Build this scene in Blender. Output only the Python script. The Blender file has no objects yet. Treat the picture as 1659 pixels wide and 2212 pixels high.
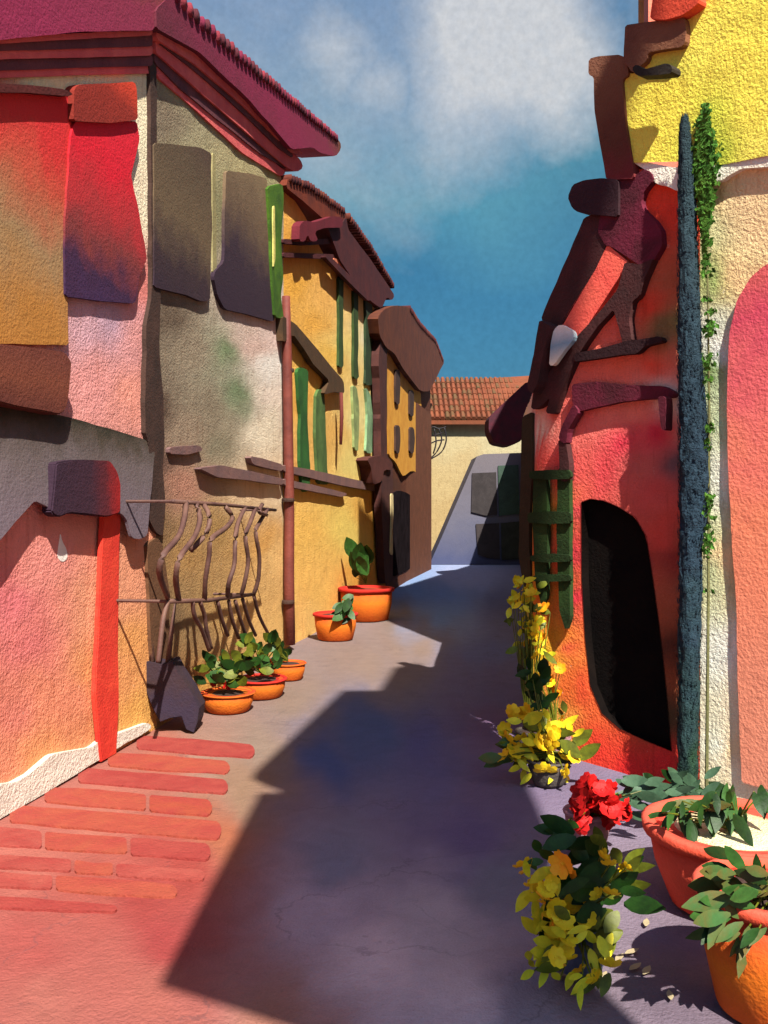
import bpy, bmesh, math, random
import numpy as np
from mathutils import Vector, Matrix, noise as mnoise
random.seed(7); np.random.seed(7)
S = bpy.context.scene
COL = S.collection

# ------------------------------------------------------------------ camera
CAMH, FPX, CX, CY = 2.4, 1916.0, 829.5, 1106.0
cam = bpy.data.cameras.new('camera'); cam.sensor_fit = 'VERTICAL'; cam.sensor_height = 36
cam.lens = 36*FPX/2212; cam.clip_start = .05; cam.clip_end = 2000
co = bpy.data.objects.new('camera', cam); co.location = (0, 0, CAMH); co.rotation_euler = (math.pi/2, 0, 0)
COL.objects.link(co); S.camera = co

# ------------------------------------------------------------------ light
SUN_EL = math.radians(48)
TRAVEL = Vector((-.29, .957, 0)).normalized()          # horizontal way the sunlight travels
sdir = Vector((TRAVEL.x*math.cos(SUN_EL), TRAVEL.y*math.cos(SUN_EL), -math.sin(SUN_EL)))
sl = bpy.data.lights.new('sun', 'SUN'); sl.energy = 5.0; sl.angle = math.radians(.5); sl.color = (1, .93, .82)
so = bpy.data.objects.new('sun', sl); so.rotation_euler = sdir.to_track_quat('-Z', 'Y').to_euler(); COL.objects.link(so)
W = bpy.data.worlds.new('World'); S.world = W; W.use_nodes = True
nt = W.node_tree; nt.nodes.clear()
N = nt.nodes.new; L = nt.links.new
out = N('ShaderNodeOutputWorld'); bg = N('ShaderNodeBackground'); L(bg.outputs[0], out.inputs[0])
sky = N('ShaderNodeTexSky'); sky.sky_type = 'NISHITA'; sky.sun_disc = False
sky.sun_elevation = SUN_EL
sky.sun_rotation = math.atan2(-TRAVEL.x, -TRAVEL.y)
bg.inputs[1].default_value = .1
tc = N('ShaderNodeTexCoord')
def wn(scale, detail, rough=.55, dist=0.0):
    n = N('ShaderNodeTexNoise'); n.inputs['Scale'].default_value = scale; n.inputs['Detail'].default_value = detail
    n.inputs['Roughness'].default_value = rough; n.inputs['Distortion'].default_value = dist
    L(tc.outputs['Generated'], n.inputs['Vector']); return n
def wmath(op, a, b=None, clamp=False):
    m = N('ShaderNodeMath'); m.operation = op; m.use_clamp = clamp
    for i, v in enumerate((a, b)):
        if v is None: continue
        if isinstance(v, (int, float)): m.inputs[i].default_value = v
        else: L(v, m.inputs[i])
    return m.outputs[0]
def wmix(f, a, b, mode='MIX'):
    m = N('ShaderNodeMix'); m.data_type = 'RGBA'; m.blend_type = mode
    for s, v in ((m.inputs[0], f), (m.inputs[6], a), (m.inputs[7], b)):
        if isinstance(v, (int, float)): s.default_value = v
        elif isinstance(v, tuple): s.default_value = (*v, 1)
        else: L(v, s)
    return m.outputs[2]
sep = N('ShaderNodeSeparateXYZ'); L(tc.outputs['Generated'], sep.inputs[0])
ramp = N('ShaderNodeValToRGB'); e = ramp.color_ramp.elements
wig = wmath('ADD', sep.outputs[2], wmath('MULTIPLY', wmath('SUBTRACT', wn(3.2, 5).outputs[0], .5), .22))
L(wig, ramp.inputs[0])
SKYRAMP = [(0.0, (.12, .22, .25)), (.14, (.09, .23, .29)), (.24, (.11, .29, .34)), (.34, (.26, .52, .45)), (.47, (.44, .60, .60)), (.60, (.58, .70, .78)), (1.0, (.55, .64, .8))]
e[0].position, e[0].color = SKYRAMP[0][0], (*SKYRAMP[0][1], 1)
e[1].position, e[1].color = SKYRAMP[-1][0], (*SKYRAMP[-1][1], 1)
for p_, c_ in SKYRAMP[1:-1]:
    x_ = e.new(p_); x_.color = (*c_, 1)
skyc = wmix(1.0, sky.outputs[0], ramp.outputs[0], 'MULTIPLY')
# blue pools and pale clouds drifting over the whole sky
def pix_dir(px, py): return Vector(((px-CX)/FPX, 1, (CY-py)/FPX)).normalized()
pool = wmath('MULTIPLY', wmath('SUBTRACT', wn(2.3, 6, .6, .5).outputs[0], .47, True), 3.0, True)
skyc = wmix(pool, skyc, wmix(1.0, skyc, (.55, .82, 1.0), 'MULTIPLY'))
warp = N('ShaderNodeVectorMath'); warp.operation = 'MULTIPLY_ADD'
wnz = wn(5.5, 6, .6); L(wnz.outputs['Color'], warp.inputs[0]); warp.inputs[1].default_value = (.16, .16, .16); L(tc.outputs['Generated'], warp.inputs[2])
mask = None
for (px, py, r, amt) in ((1080, 110, .13, 1.0), (1010, 60, .08, .8), (1130, 130, .08, 1.0), (1180, 190, .10, .95), (1010, 240, .10, .6), (700, 120, .07, .5), (800, 190, .06, .4), (1230, 250, .06, .6)):
    d = N('ShaderNodeVectorMath'); d.operation = 'DISTANCE'; L(warp.outputs[0], d.inputs[0]); d.inputs[1].default_value = pix_dir(px, py) + Vector((.08, .08, .08))
    m = wmath('MULTIPLY', wmath('SUBTRACT', 1.0, wmath('DIVIDE', d.outputs['Value'], r), True), amt*1.7, True)
    mask = m if mask is None else wmath('MAXIMUM', mask, m)
cl2 = wmath('MULTIPLY', wmath('SUBTRACT', wn(1.9, 7, .6, .3).outputs[0], .56, True), 3.5, True)
mask = wmath('MAXIMUM', mask, wmath('MULTIPLY', cl2, .7))
gr = wn(90, 3, .7).outputs[0]
mask = wmath('MULTIPLY', mask, wmath('ADD', .72, wmath('MULTIPLY', gr, .35)), True)
skyc = wmix(mask, skyc, (3.0, 3.05, 3.15))
grain = wmath('ADD', .86, wmath('MULTIPLY', wn(150, 2, .6).outputs[0], .28))
cmb = N('ShaderNodeCombineXYZ')
for i in range(3): L(grain, cmb.inputs[i])
skyc = wmix(1.0, skyc, cmb.outputs[0], 'MULTIPLY')
L(skyc, bg.inputs[0])
vs = S.view_settings; vs.view_transform = 'Standard'; vs.look = 'None'; vs.gamma = 1; vs.exposure = 1.12; vs.use_curve_mapping = False
S.cycles.max_bounces = 6; S.cycles.diffuse_bounces = 4

# ------------------------------------------------------------------ helpers
def lin(c): c /= 255; return c/12.92 if c <= .04045 else ((c+.055)/1.055)**2.4
def alb(rgb, E=1.0, hi=.88): return tuple(min(hi, lin(v)/E) for v in rgb)
EL, ER, EE, EG = 1.15, .86, .33, 2.5       # measured light on the left, right, shaded right walls and lit ground
def gp(px, py):                            # ground point seen at a picture point
    D = CAMH*FPX/(py-CY); return ((px-CX)/FPX*D, D)
def fbm(x, y, z, o=4):
    return mnoise.fractal(Vector((x, y, z)), 1.0, 2.0, o)

def mat(name, c, c2=None, rough=.85, bump=.35, scale=2.2, grain=.22, attr=None, ramp=None, axis=2, metal=0.0, spec=.25, grad_noise=.18, bscale=38, trans=0, streak=0, crack=0):
    m = bpy.data.materials.new(name); m.use_nodes = True; t = m.node_tree; b = t.nodes['Principled BSDF']
    n, l = t.nodes.new, t.links.new
    b.inputs['Roughness'].default_value = rough; b.inputs['Metallic'].default_value = metal
    b.inputs['Specular IOR Level'].default_value = spec
    geo = n('ShaderNodeNewGeometry')
    def nz(sc, det, ro=.55, dist=0.0):
        x = n('ShaderNodeTexNoise'); x.inputs['Scale'].default_value = sc; x.inputs['Detail'].default_value = det
        x.inputs['Roughness'].default_value = ro; x.inputs['Distortion'].default_value = dist; l(geo.outputs['Position'], x.inputs['Vector']); return x
    def mx(f, a, bb, mode='MIX'):
        q = n('ShaderNodeMix'); q.data_type = 'RGBA'; q.blend_type = mode
        for s, v in ((q.inputs[0], f), (q.inputs[6], a), (q.inputs[7], bb)):
            if isinstance(v, (int, float)): s.default_value = v
            elif isinstance(v, tuple): s.default_value = (*v[:3], 1)
            else: l(v, s)
        return q.outputs[2]
    def mth(op, a, bb, cl=False):
        q = n('ShaderNodeMath'); q.operation = op; q.use_clamp = cl
        for i, v in enumerate((a, bb)):
            if isinstance(v, (int, float)): q.inputs[i].default_value = v
            else: l(v, q.inputs[i])
        return q.outputs[0]
    if attr:
        at = n('ShaderNodeAttribute'); at.attribute_name = attr; colr = at.outputs['Color']
    elif ramp:
        tcn = n('ShaderNodeTexCoord'); sp = n('ShaderNodeSeparateXYZ'); l(tcn.outputs['Generated'], sp.inputs[0])
        r = n('ShaderNodeValToRGB'); el = r.color_ramp.elements
        f = mth('ADD', sp.outputs[axis], mth('MULTIPLY', mth('SUBTRACT', nz(scale*1.6, 4, .6, .4).outputs[0], .5), grad_noise*2))
        l(f, r.inputs[0])
        el[0].position, el[0].color = ramp[0][0], (*ramp[0][1], 1); el[1].position, el[1].color = ramp[-1][0], (*ramp[-1][1], 1)
        for p_, c_ in ramp[1:-1]: q = el.new(p_); q.color = (*c_, 1)
        colr = r.outputs[0]
    else:
        c2 = c2 or tuple(v*.72 for v in c)
        f = mth('MULTIPLY', mth('SUBTRACT', nz(scale, 5, .6, .6).outputs[0], .38), 3.4, True)
        colr = mx(f, c2, c)
    if crack:
        wv = n('ShaderNodeVectorMath'); wv.operation = 'MULTIPLY_ADD'; l(nz(2.2, 5, .6).outputs['Color'], wv.inputs[0]); wv.inputs[1].default_value = (.7, .7, .7); l(geo.outputs['Position'], wv.inputs[2])
        vo = n('ShaderNodeTexVoronoi'); vo.feature = 'DISTANCE_TO_EDGE'; vo.inputs['Scale'].default_value = .8; l(wv.outputs[0], vo.inputs['Vector'])
        cf = mth('MULTIPLY', mth('SUBTRACT', .012, vo.outputs['Distance'], True), 90, True)
        cf = mth('MULTIPLY', cf, mth('MULTIPLY', mth('SUBTRACT', nz(1.3, 3).outputs[0], .46, True), 6, True))
        colr = mx(mth('MULTIPLY', cf, crack), colr, (.05, .04, .05))
        gf = mth('MULTIPLY', mth('SUBTRACT', nz(60, 4, .7).outputs[0], .64, True), 9, True)
        colr = mx(mth('MULTIPLY', gf, .45), colr, (.08, .05, .05))
    if streak:
        mp = n('ShaderNodeMapping'); mp.inputs['Scale'].default_value = (7, 7, .9); l(geo.outputs['Position'], mp.inputs['Vector'])
        sn = n('ShaderNodeTexNoise'); sn.inputs['Scale'].default_value = 1.6; sn.inputs['Detail'].default_value = 7; sn.inputs['Roughness'].default_value = .65; l(mp.outputs[0], sn.inputs['Vector'])
        sf = mth('MULTIPLY', mth('SUBTRACT', sn.outputs[0], .54, True), 4.5, True)
        colr = mx(mth('MULTIPLY', sf, streak), colr, mx(1.0, colr, (.62, .52, .44), 'MULTIPLY'))
        ch = nz(6.5, 8, .72).outputs[0]; cf = mth('MULTIPLY', mth('SUBTRACT', ch, .665, True), 30, True)
        colr = mx(mth('MULTIPLY', cf, .6), colr, (.62, .56, .46))
    # pigment pooled in the pores and broad uneven washes
    f1 = mth('ADD', 1-grain*.55, mth('MULTIPLY', nz(bscale*2.1, 3, .65).outputs[0], grain*1.1))
    f2 = mth('ADD', 1-grain*.5, mth('MULTIPLY', nz(scale*2.6, 6, .6, .8).outputs[0], grain))
    cm = n('ShaderNodeCombineXYZ'); ff = mth('MULTIPLY', f1, f2)
    for i in range(3): l(ff, cm.inputs[i])
    colr = mx(1.0, colr, cm.outputs[0], 'MULTIPLY')
    l(colr, b.inputs['Base Color'])
    if bump:
        bp = n('ShaderNodeBump'); bp.inputs['Strength'].default_value = bump; bp.inputs['Distance'].default_value = .03
        hsum = mth('ADD', nz(bscale, 4, .6).outputs[0], mth('MULTIPLY', nz(bscale*.22, 3).outputs[0], .8))
        l(hsum, bp.inputs['Height']); l(bp.outputs[0], b.inputs['Normal'])
    if trans:
        b.inputs['Transmission Weight'].default_value = trans
    return m

def worldloc(p):
    v = Vector((0, 0, 0))
    while p is not None: v = v + p.location; p = p.parent
    return v
def thing(name, label, cat, loc=(0, 0, 0), group=None, kind=None):
    o = bpy.data.objects.new(name, None); o.location = loc; COL.objects.link(o); o.empty_display_size = .2
    o['label'] = label; o['category'] = cat
    if group: o['group'] = group
    if kind: o['kind'] = kind
    return o
class MB:
    """collects vertices and faces in world coordinates (or local ones when parent is given with local=True)"""
    def __init__(s): s.v = []; s.f = []
    def add(s, vs, fs):
        k = len(s.v); s.v += [tuple(v) for v in vs]; s.f += [tuple(i+k for i in f) for f in fs]; return s
    def prism(s, front, back):
        n = len(front); fs = [tuple(range(n)), tuple(range(2*n-1, n-1, -1))]
        fs += [(i, i+n, (i+1) % n+n, (i+1) % n) for i in range(n)]
        return s.add(list(front)+list(back), fs)
    def box(s, c, d, M=None):
        vs = [Vector((x*d[0]/2, y*d[1]/2, z*d[2]/2)) for x in (-1, 1) for y in (-1, 1) for z in (-1, 1)]
        if M is not None: vs = [M @ v for v in vs]
        vs = [v+Vector(c) for v in vs]
        return s.add(vs, [(0, 1, 3, 2), (4, 6, 7, 5), (0, 4, 5, 1), (2, 3, 7, 6), (0, 2, 6, 4), (1, 5, 7, 3)])
    def tube(s, pts, r, seg=8):
        pts = [Vector(p) for p in pts]; rs = r if isinstance(r, (list, tuple)) else [r]*len(pts)
        vs = []; ref = Vector((0, 0, 1))
        for i, p in enumerate(pts):
            t = (pts[min(i+1, len(pts)-1)]-pts[max(i-1, 0)]).normalized()
            a = t.cross(Vector((.3, .9, .1)) if abs(t.z) > .8 else ref).normalized(); b = t.cross(a)
            for k in range(seg):
                q = 2*math.pi*k/seg; vs.append(p+(a*math.cos(q)+b*math.sin(q))*rs[i])
        fs = [(i*seg+k, i*seg+(k+1) % seg, (i+1)*seg+(k+1) % seg, (i+1)*seg+k) for i in range(len(pts)-1) for k in range(seg)]
        fs += [tuple(range(seg)), tuple((len(pts)-1)*seg+k for k in range(seg))]
        return s.add(vs, fs)
    def lathe(s, prof, c, seg=28, jit=0):
        vs = []
        for (r, z) in prof:
            for k in range(seg):
                q = 2*math.pi*k/seg; rr = r*(1+jit*fbm(math.cos(q)*2+c[0], math.sin(q)*2+c[1], z*6))
                vs.append((c[0]+rr*math.cos(q), c[1]+rr*math.sin(q), c[2]+z))
        n = len(prof)
        fs = [(i*seg+k, i*seg+(k+1) % seg, (i+1)*seg+(k+1) % seg, (i+1)*seg+k) for i in range(n-1) for k in range(seg)]
        fs += [tuple(range(seg))[::-1], tuple((n-1)*seg+k for k in range(seg))]
        return s.add(vs, fs)
    def build(s, name, m, parent=None, smooth=False, local=False, bevel=0, kind=None):
        off = Vector((0, 0, 0)) if (local or parent is None) else worldloc(parent)
        me = bpy.data.meshes.new(name); me.from_pydata([(v[0]-off.x, v[1]-off.y, v[2]-off.z) for v in s.v], [], s.f)
        bm = bmesh.new(); bm.from_mesh(me); bmesh.ops.recalc_face_normals(bm, faces=bm.faces)
        if bevel:
            es = [e_ for e_ in bm.edges if len(e_.link_faces) == 2 and e_.calc_face_angle(0) > .8]
            bmesh.ops.bevel(bm, geom=es, offset=bevel, segments=2, affect='EDGES', clamp_overlap=True)
        bm.to_mesh(me); bm.free()
        me.materials.append(m)
        if smooth: me.polygons.foreach_set('use_smooth', [True]*len(me.polygons))
        o = bpy.data.objects.new(name, me); COL.objects.link(o); o.parent = parent
        if kind: o['kind'] = kind
        return o

def wobble(pts, amp=2.0, seg=26, rnd=True, seed=0):
    """hand drawn outline: corners rounded, edges a little uneven"""
    amp *= .6
    P = [tuple(p) if len(p) == 3 else (p[0], p[1], None) for p in pts]
    if rnd:
        Q = []
        n = len(P)
        for i in range(n):
            a, b, c = P[i-1], P[i], P[(i+1) % n]
            for o_ in (a, c):
                L_ = math.hypot(o_[0]-b[0], o_[1]-b[1]); t = min(.25, 4.5/max(L_, 1e-3))
                Q.append((b[0]+(o_[0]-b[0])*t, b[1]+(o_[1]-b[1])*t, None if b[2] is None else b[2]+(o_[2]-b[2])*t))
        P = Q
    R = []
    n = len(P)
    for i in range(n):
        a, b = P[i], P[(i+1) % n]; L_ = math.hypot(b[0]-a[0], b[1]-a[1]); k = max(1, int(L_/seg))
        for j in range(k):
            t = j/k; x = a[0]+(b[0]-a[0])*t; y = a[1]+(b[1]-a[1])*t
            o_ = None if a[2] is None else a[2]+(b[2]-a[2])*t
            x += amp*fbm(x*.03, y*.03, seed+3.1, 2); y += amp*fbm(x*.03+9, y*.03, seed+7.7, 2)
            R.append((x, y, o_))
    return R

class Fac:
    """a vertical wall plane standing on two ground points; finds where a picture point lies on it"""
    def __init__(s, a, b):
        s.a = Vector((a[0], a[1], 0)); s.b = Vector((b[0], b[1], 0)); s.u = (s.b-s.a).normalized(); s.len = (s.b-s.a).length
        s.n = Vector((s.u.y, -s.u.x, 0))
        if s.n.dot(Vector((0, 0, 0))-s.a) < 0: s.n = -s.n
    def hit(s, px, py, off=0.0):
        d = Vector(((px-CX)/FPX, 1, (CY-py)/FPX)); o = Vector((0, 0, CAMH))
        t = ((s.a-o).dot(s.n)+off)/d.dot(s.n); return o+d*t
    def uz(s, px, py, off=0.0):
        p = s.hit(px, py, off); return (p-s.a).dot(s.u), p.z
    def at(s, u, z, off=0.0):
        p = s.a+s.u*u+s.n*off; return Vector((p.x, p.y, z))
    def extr(s, name, pts, off, th, m, parent, wob=2.0, smooth=False, seed=0, kind=None, bevel=0):
        P = wobble(pts, wob, seed=seed) if wob else [tuple(p) if len(p) == 3 else (p[0], p[1], None) for p in pts]
        fr = []; bk = []
        for x, y, o_ in P:
            oo = off if o_ is None else o_
            w = s.hit(x, y, oo); w.z = max(w.z, .003); fr.append(w); bk.append(w-s.n*th)
        return MB().prism(fr, bk).build(name, m, parent, smooth, kind=kind, bevel=bevel)
    def tubes(s, pts, off, r, seg=7):
        return [s.hit(p[0], p[1], p[2] if len(p) > 2 else off) for p in pts]

def lighter(ctrl, k): return [(x, y, tuple(v+(246-v)*k for v in c)) for x, y, c in ctrl]
def wash_cols(px, py, ctrl, p=3.0, warp=26):
    """blend of the plaster colours named at places of the wall, with drifting borders"""
    ctrl = np.array([(c[0], c[1], *c[2]) for c in ctrl], float)
    sh = px.shape; px = px.ravel(); py = py.ravel()
    wx = np.array([fbm(a*.011, b*.011, 1.3, 4) for a, b in zip(px, py)])*warp
    wy = np.array([fbm(a*.011+5, b*.011, 8.3, 4) for a, b in zip(px, py)])*warp
    X = px+wx; Y = py+wy
    d = np.sqrt((X[:, None]-ctrl[None, :, 0])**2+(Y[:, None]-ctrl[None, :, 1])**2)+8
    w = 1/d**p; w /= w.sum(1)[:, None]
    return (w@ctrl[:, 2:5])
def project(P):
    return CX+P[:, 0]/P[:, 1]*FPX, CY-(P[:, 2]-CAMH)/P[:, 1]*FPX

def wall(name, F, x0, x1, tops, m, parent, ctrl, E, off=0.0, cell=.07, bottoms=None, th=.35, hole=None, light=0.0):
    """a plaster wall: a fine sheet between two ends with an uneven top, returns at its sides, optional opening"""
    u0 = F.uz(x0, 1000, off)[0]; u1 = F.uz(x1, 1000, off)[0]
    tu = sorted([F.uz(x, y, off) for x, y in tops]); bu = sorted([F.uz(x, y, off) for x, y in bottoms]) if bottoms else None
    if u0 > u1: u0, u1 = u1, u0
    nu = max(2, int((u1-u0)/cell)); us = np.linspace(u0, u1, nu+1)
    zt = np.interp(us, [t[0] for t in tu], [t[1] for t in tu])
    zb = np.interp(us, [t[0] for t in bu], [t[1] for t in bu]) if bu else np.full_like(us, -.05)
    nz = max(2, int((zt-zb).max()/cell)); tt = np.linspace(0, 1, nz+1)
    Z = zb[None, :]+(zt-zb)[None, :]*tt[:, None]; U = np.repeat(us[None, :], nz+1, 0)
    P = np.stack([F.a.x+F.u.x*U+F.n.x*off, F.a.y+F.u.y*U+F.n.y*off, Z], -1).reshape(-1, 3)
    # hand floated plaster is never quite flat
    dsp = np.array([fbm(p[0]*1.1, p[1]*1.1, p[2]*1.1, 3) for p in P])*.012
    P[:, 0] += F.n.x*dsp; P[:, 1] += F.n.y*dsp
    px, py = project(P)
    ctrl = lighter(ctrl, light)
    cols = wash_cols(px, py, [(c[0], c[1], alb(c[2], E)) for c in ctrl])
    faces = []
    inside = None
    if hole is not None:
        hp = [F.uz(x, y, 0) for x, y in hole]
        def inn(u, z):
            r = False
            for i in range(len(hp)):
                (a, b), (c, d) = hp[i-1], hp[i]
                if (b > z) != (d > z) and u < (c-a)*(z-b)/(d-b)+a: r = not r
            return r
    for j in range(nz):
        for i in range(nu):
            if hole is not None and inn((U[j, i]+U[j, i+1])/2, (Z[j, i]+Z[j+1, i])/2): continue
            a = j*(nu+1)+i; faces.append((a, a+1, a+nu+2, a+nu+1))
    if hole is not None:
        used = set(i for f in faces for i in f); cnt = {}
        for f in faces:
            for i in f: cnt[i] = cnt.get(i, 0)+1
        for i, c_ in cnt.items():
            j_, i_ = divmod(i, nu+1)
            if c_ < 4 and 0 < j_ < nz and 0 < i_ < nu:
                u, z = U[j_, i_], P[i, 2]; best = None
                for k in range(len(hp)):
                    (a, b), (c, d) = hp[k-1], hp[k]; t = max(0, min(1, ((u-a)*(c-a)+(z-b)*(d-b))/((c-a)**2+(d-b)**2)))
                    q = (a+(c-a)*t, b+(d-b)*t); dd = math.hypot(q[0]-u, q[1]-z)
                    if best is None or dd < best[0]: best = (dd, q)
                q = best[1]; P[i] = [F.a.x+F.u.x*q[0], F.a.y+F.u.y*q[0], q[1]]
    V = [tuple(p) for p in P]; n0 = len(V); cl = cols.tolist()
    # side and top returns
    rim = [j*(nu+1) for j in range(nz+1)]+[nz*(nu+1)+i for i in range(1, nu+1)]+[j*(nu+1)+nu for j in range(nz-1, -1, -1)]
    for r in rim:
        v = Vector(V[r])-F.n*th; V.append(tuple(v)); cl.append(cl[r])
    for k in range(len(rim)-1): faces.append((rim[k], rim[k+1], n0+k+1, n0+k))
    off_ = worldloc(parent)
    me = bpy.data.meshes.new(name); me.from_pydata([(v[0]-off_.x, v[1]-off_.y, v[2]-off_.z) for v in V], [], faces)
    ca = me.color_attributes.new('wash', 'FLOAT_COLOR', 'POINT')
    arr = np.ones((len(V), 4)); arr[:, :3] = cl; ca.data.foreach_set('color', arr.ravel())
    me.materials.append(m); me.polygons.foreach_set('use_smooth', [True]*len(me.polygons)) if False else None
    bm = bmesh.new(); bm.from_mesh(me); bmesh.ops.recalc_face_normals(bm, faces=bm.faces)
    # the sheet faces the street
    s_ = sum(f.normal.dot(F.n) for f in bm.faces[:50])
    if s_ < 0: bmesh.ops.reverse_faces(bm, faces=bm.faces)
    bm.to_mesh(me); bm.free()
    o = bpy.data.objects.new(name, me); COL.objects.link(o); o.parent = parent
    return o

PLASTER = mat('plaster_wash', (1, 1, 1), attr='wash', bump=.8, scale=1.6, grain=.4, streak=.75)
def cmat(name, rgb, E=1.0, rgb2=None, **k):
    return mat(name, alb(rgb, E), alb(rgb2, E) if rgb2 else None, **k)
def rmat(name, stops, E=1.0, **k):
    return mat(name, None, ramp=[(p, alb(c, E)) for p, c in stops], **k)

#@@GROUND
# ------------------------------------------------------------------ ground
xs = np.concatenate([[-400, -120, -40, -15, -8], np.arange(-5, 7.01, .07), [9, 14, 30, 60, 150, 400]])
ys = np.concatenate([[-300, -60, -20, -8, -3, 0, 1.5], np.arange(2.6, 12, .055), np.arange(12, 30, .16), np.arange(30, 56, .5), [65, 90, 150, 300, 900]])
GX, GY = np.meshgrid(xs, ys)
P = np.stack([GX.ravel(), GY.ravel(), np.zeros(GX.size)], 1)
dsp = np.array([fbm(p[0]*1.3, p[1]*1.3, 3.0, 3)*.008 if 2 < p[1] < 30 and abs(p[0]) < 7 else 0 for p in P]); P[:, 2] = dsp-.012
Yc = np.maximum(P[:, 1], 2.5); px = CX+P[:, 0]/Yc*FPX; py = CY+CAMH/Yc*FPX
px = np.clip(px, -300, 1900); py = np.clip(py, 1150, 2500)
g = lambda r, gg, b: alb((r, gg, b), EG)
gctrl = [(750, 1420, g(176, 150, 140)), (850, 1380, g(176, 150, 142)), (640, 1500, g(178, 152, 136)), (560, 1620, g(184, 158, 140)), (520, 1700, g(186, 150, 122)),
         (470, 1800, g(214, 128, 92)), (400, 1900, g(204, 88, 78)), (300, 1950, g(202, 84, 78)), (330, 1830, g(212, 104, 92)), (200, 1900, g(212, 108, 94)), (360, 2010, g(200, 82, 80)), (250, 2100, g(214, 118, 106)), (60, 2050, g(210, 104, 96)), (100, 2180, g(214, 126, 112)),
         (330, 2150, g(214, 122, 108)), (600, 2210, g(216, 146, 126)), (240, 1760, g(225, 140, 120)), (60, 1850, g(225, 132, 116)), (360, 1640, g(215, 130, 110)), (450, 1640, g(200, 160, 140)),
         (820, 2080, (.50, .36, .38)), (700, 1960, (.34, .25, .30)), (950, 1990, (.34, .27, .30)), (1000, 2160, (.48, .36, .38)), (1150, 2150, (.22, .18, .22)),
         (1000, 1800, (.11, .08, .17)), (900, 1600, (.08, .08, .20)), (800, 1580, (.06, .09, .20)), (700, 1640, (.05, .08, .20)), (1050, 1560, (.13, .08, .15)), (1050, 1700, (.13, .09, .16)),  # dark blue and violet tones: shade painted into the road under the cast shadow
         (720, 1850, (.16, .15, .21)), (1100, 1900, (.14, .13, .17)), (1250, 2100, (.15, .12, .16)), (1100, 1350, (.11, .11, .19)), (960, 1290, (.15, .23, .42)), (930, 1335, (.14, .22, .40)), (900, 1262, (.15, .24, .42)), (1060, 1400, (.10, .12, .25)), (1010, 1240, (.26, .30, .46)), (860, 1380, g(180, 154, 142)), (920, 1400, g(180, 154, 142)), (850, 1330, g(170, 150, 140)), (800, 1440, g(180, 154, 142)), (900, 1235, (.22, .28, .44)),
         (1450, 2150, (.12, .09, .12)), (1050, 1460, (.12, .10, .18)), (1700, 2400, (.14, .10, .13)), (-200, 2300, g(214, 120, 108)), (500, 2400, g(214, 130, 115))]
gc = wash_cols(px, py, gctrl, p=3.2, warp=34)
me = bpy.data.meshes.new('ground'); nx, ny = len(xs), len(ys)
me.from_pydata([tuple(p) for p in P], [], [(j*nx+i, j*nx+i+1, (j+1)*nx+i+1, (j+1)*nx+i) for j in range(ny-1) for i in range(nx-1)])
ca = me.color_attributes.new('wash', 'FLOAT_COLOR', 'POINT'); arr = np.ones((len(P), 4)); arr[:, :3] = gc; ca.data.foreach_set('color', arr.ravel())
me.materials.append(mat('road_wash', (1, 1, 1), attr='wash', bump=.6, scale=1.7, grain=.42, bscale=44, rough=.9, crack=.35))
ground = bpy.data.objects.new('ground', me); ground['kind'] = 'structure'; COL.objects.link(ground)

# red pavement strip beside the pink house: pavers laid in rows on a low bed
pavement = bpy.data.objects.new('pavement', None); pavement['kind'] = 'structure'; COL.objects.link(pavement)
red_pav = [mat('red_paver_%d' % i, g(*c), g(*c2), scale=3, grain=.3, bump=.5) for i, (c, c2) in enumerate([((214, 96, 84), (200, 78, 72)), ((210, 86, 76), (218, 106, 80)), ((218, 108, 94), (204, 84, 76)), ((208, 80, 74), (216, 100, 72))])]
def wx(y): return max(-140, 338-(y-1572)*1.78)+14
rows = [  # y of the upper edge at the left end, thickness at left / right, right end x, splits
    (1590, 28, 30, 548, []), (1625, 28, 30, 494, []), (1660, 30, 34, 490, []), (1700, 32, 38, 456, [.62]), (1741, 34, 40, 476, []),
    (1785, 38, 36, 452, [.3, .66]), (1837, 26, 26, 440, [.5, .66]), (1874, 30, 30, 380, [.48]), (1928, 26, 16, 250, [])]
for ri, (y0, tl, tr, xr, sp) in enumerate(rows):
    xl = wx(y0+tl*.5); cuts = [0]+sp+[1]
    for k in range(len(cuts)-1):
        a, b = cuts[k], cuts[k+1]; xa = xl+(xr-xl)*a+(4 if k else 0); xb = xl+(xr-xl)*b-4
        def yy(x): return y0+(x-xl)*.075
        def tk(x): t = (x-xl)/(xr-xl); return tl+(tr-tl)*t
        pts = [(xa, yy(xa)+random.uniform(-2, 2)), ((xa+xb)/2, yy((xa+xb)/2)+random.uniform(-3, 3)), (xb, yy(xb)), (xb+(8 if b == 1 else 0), yy(xb)+tk(xb)*.5), (xb, yy(xb)+tk(xb)-2), ((xa+xb)/2, yy((xa+xb)/2)+tk((xa+xb)/2)+random.uniform(-2, 3)), (xa, yy(xa)+tk(xa))]
        W2 = wobble(pts, 3, 30, seed=ri)
        top = [Vector((*gp(x, y), .004)) for x, y, _ in W2]
        MB().prism(top, [v-Vector((0, 0, .02)) for v in top]).build('paver', random.choice(red_pav), pavement)
#@@END

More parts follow.
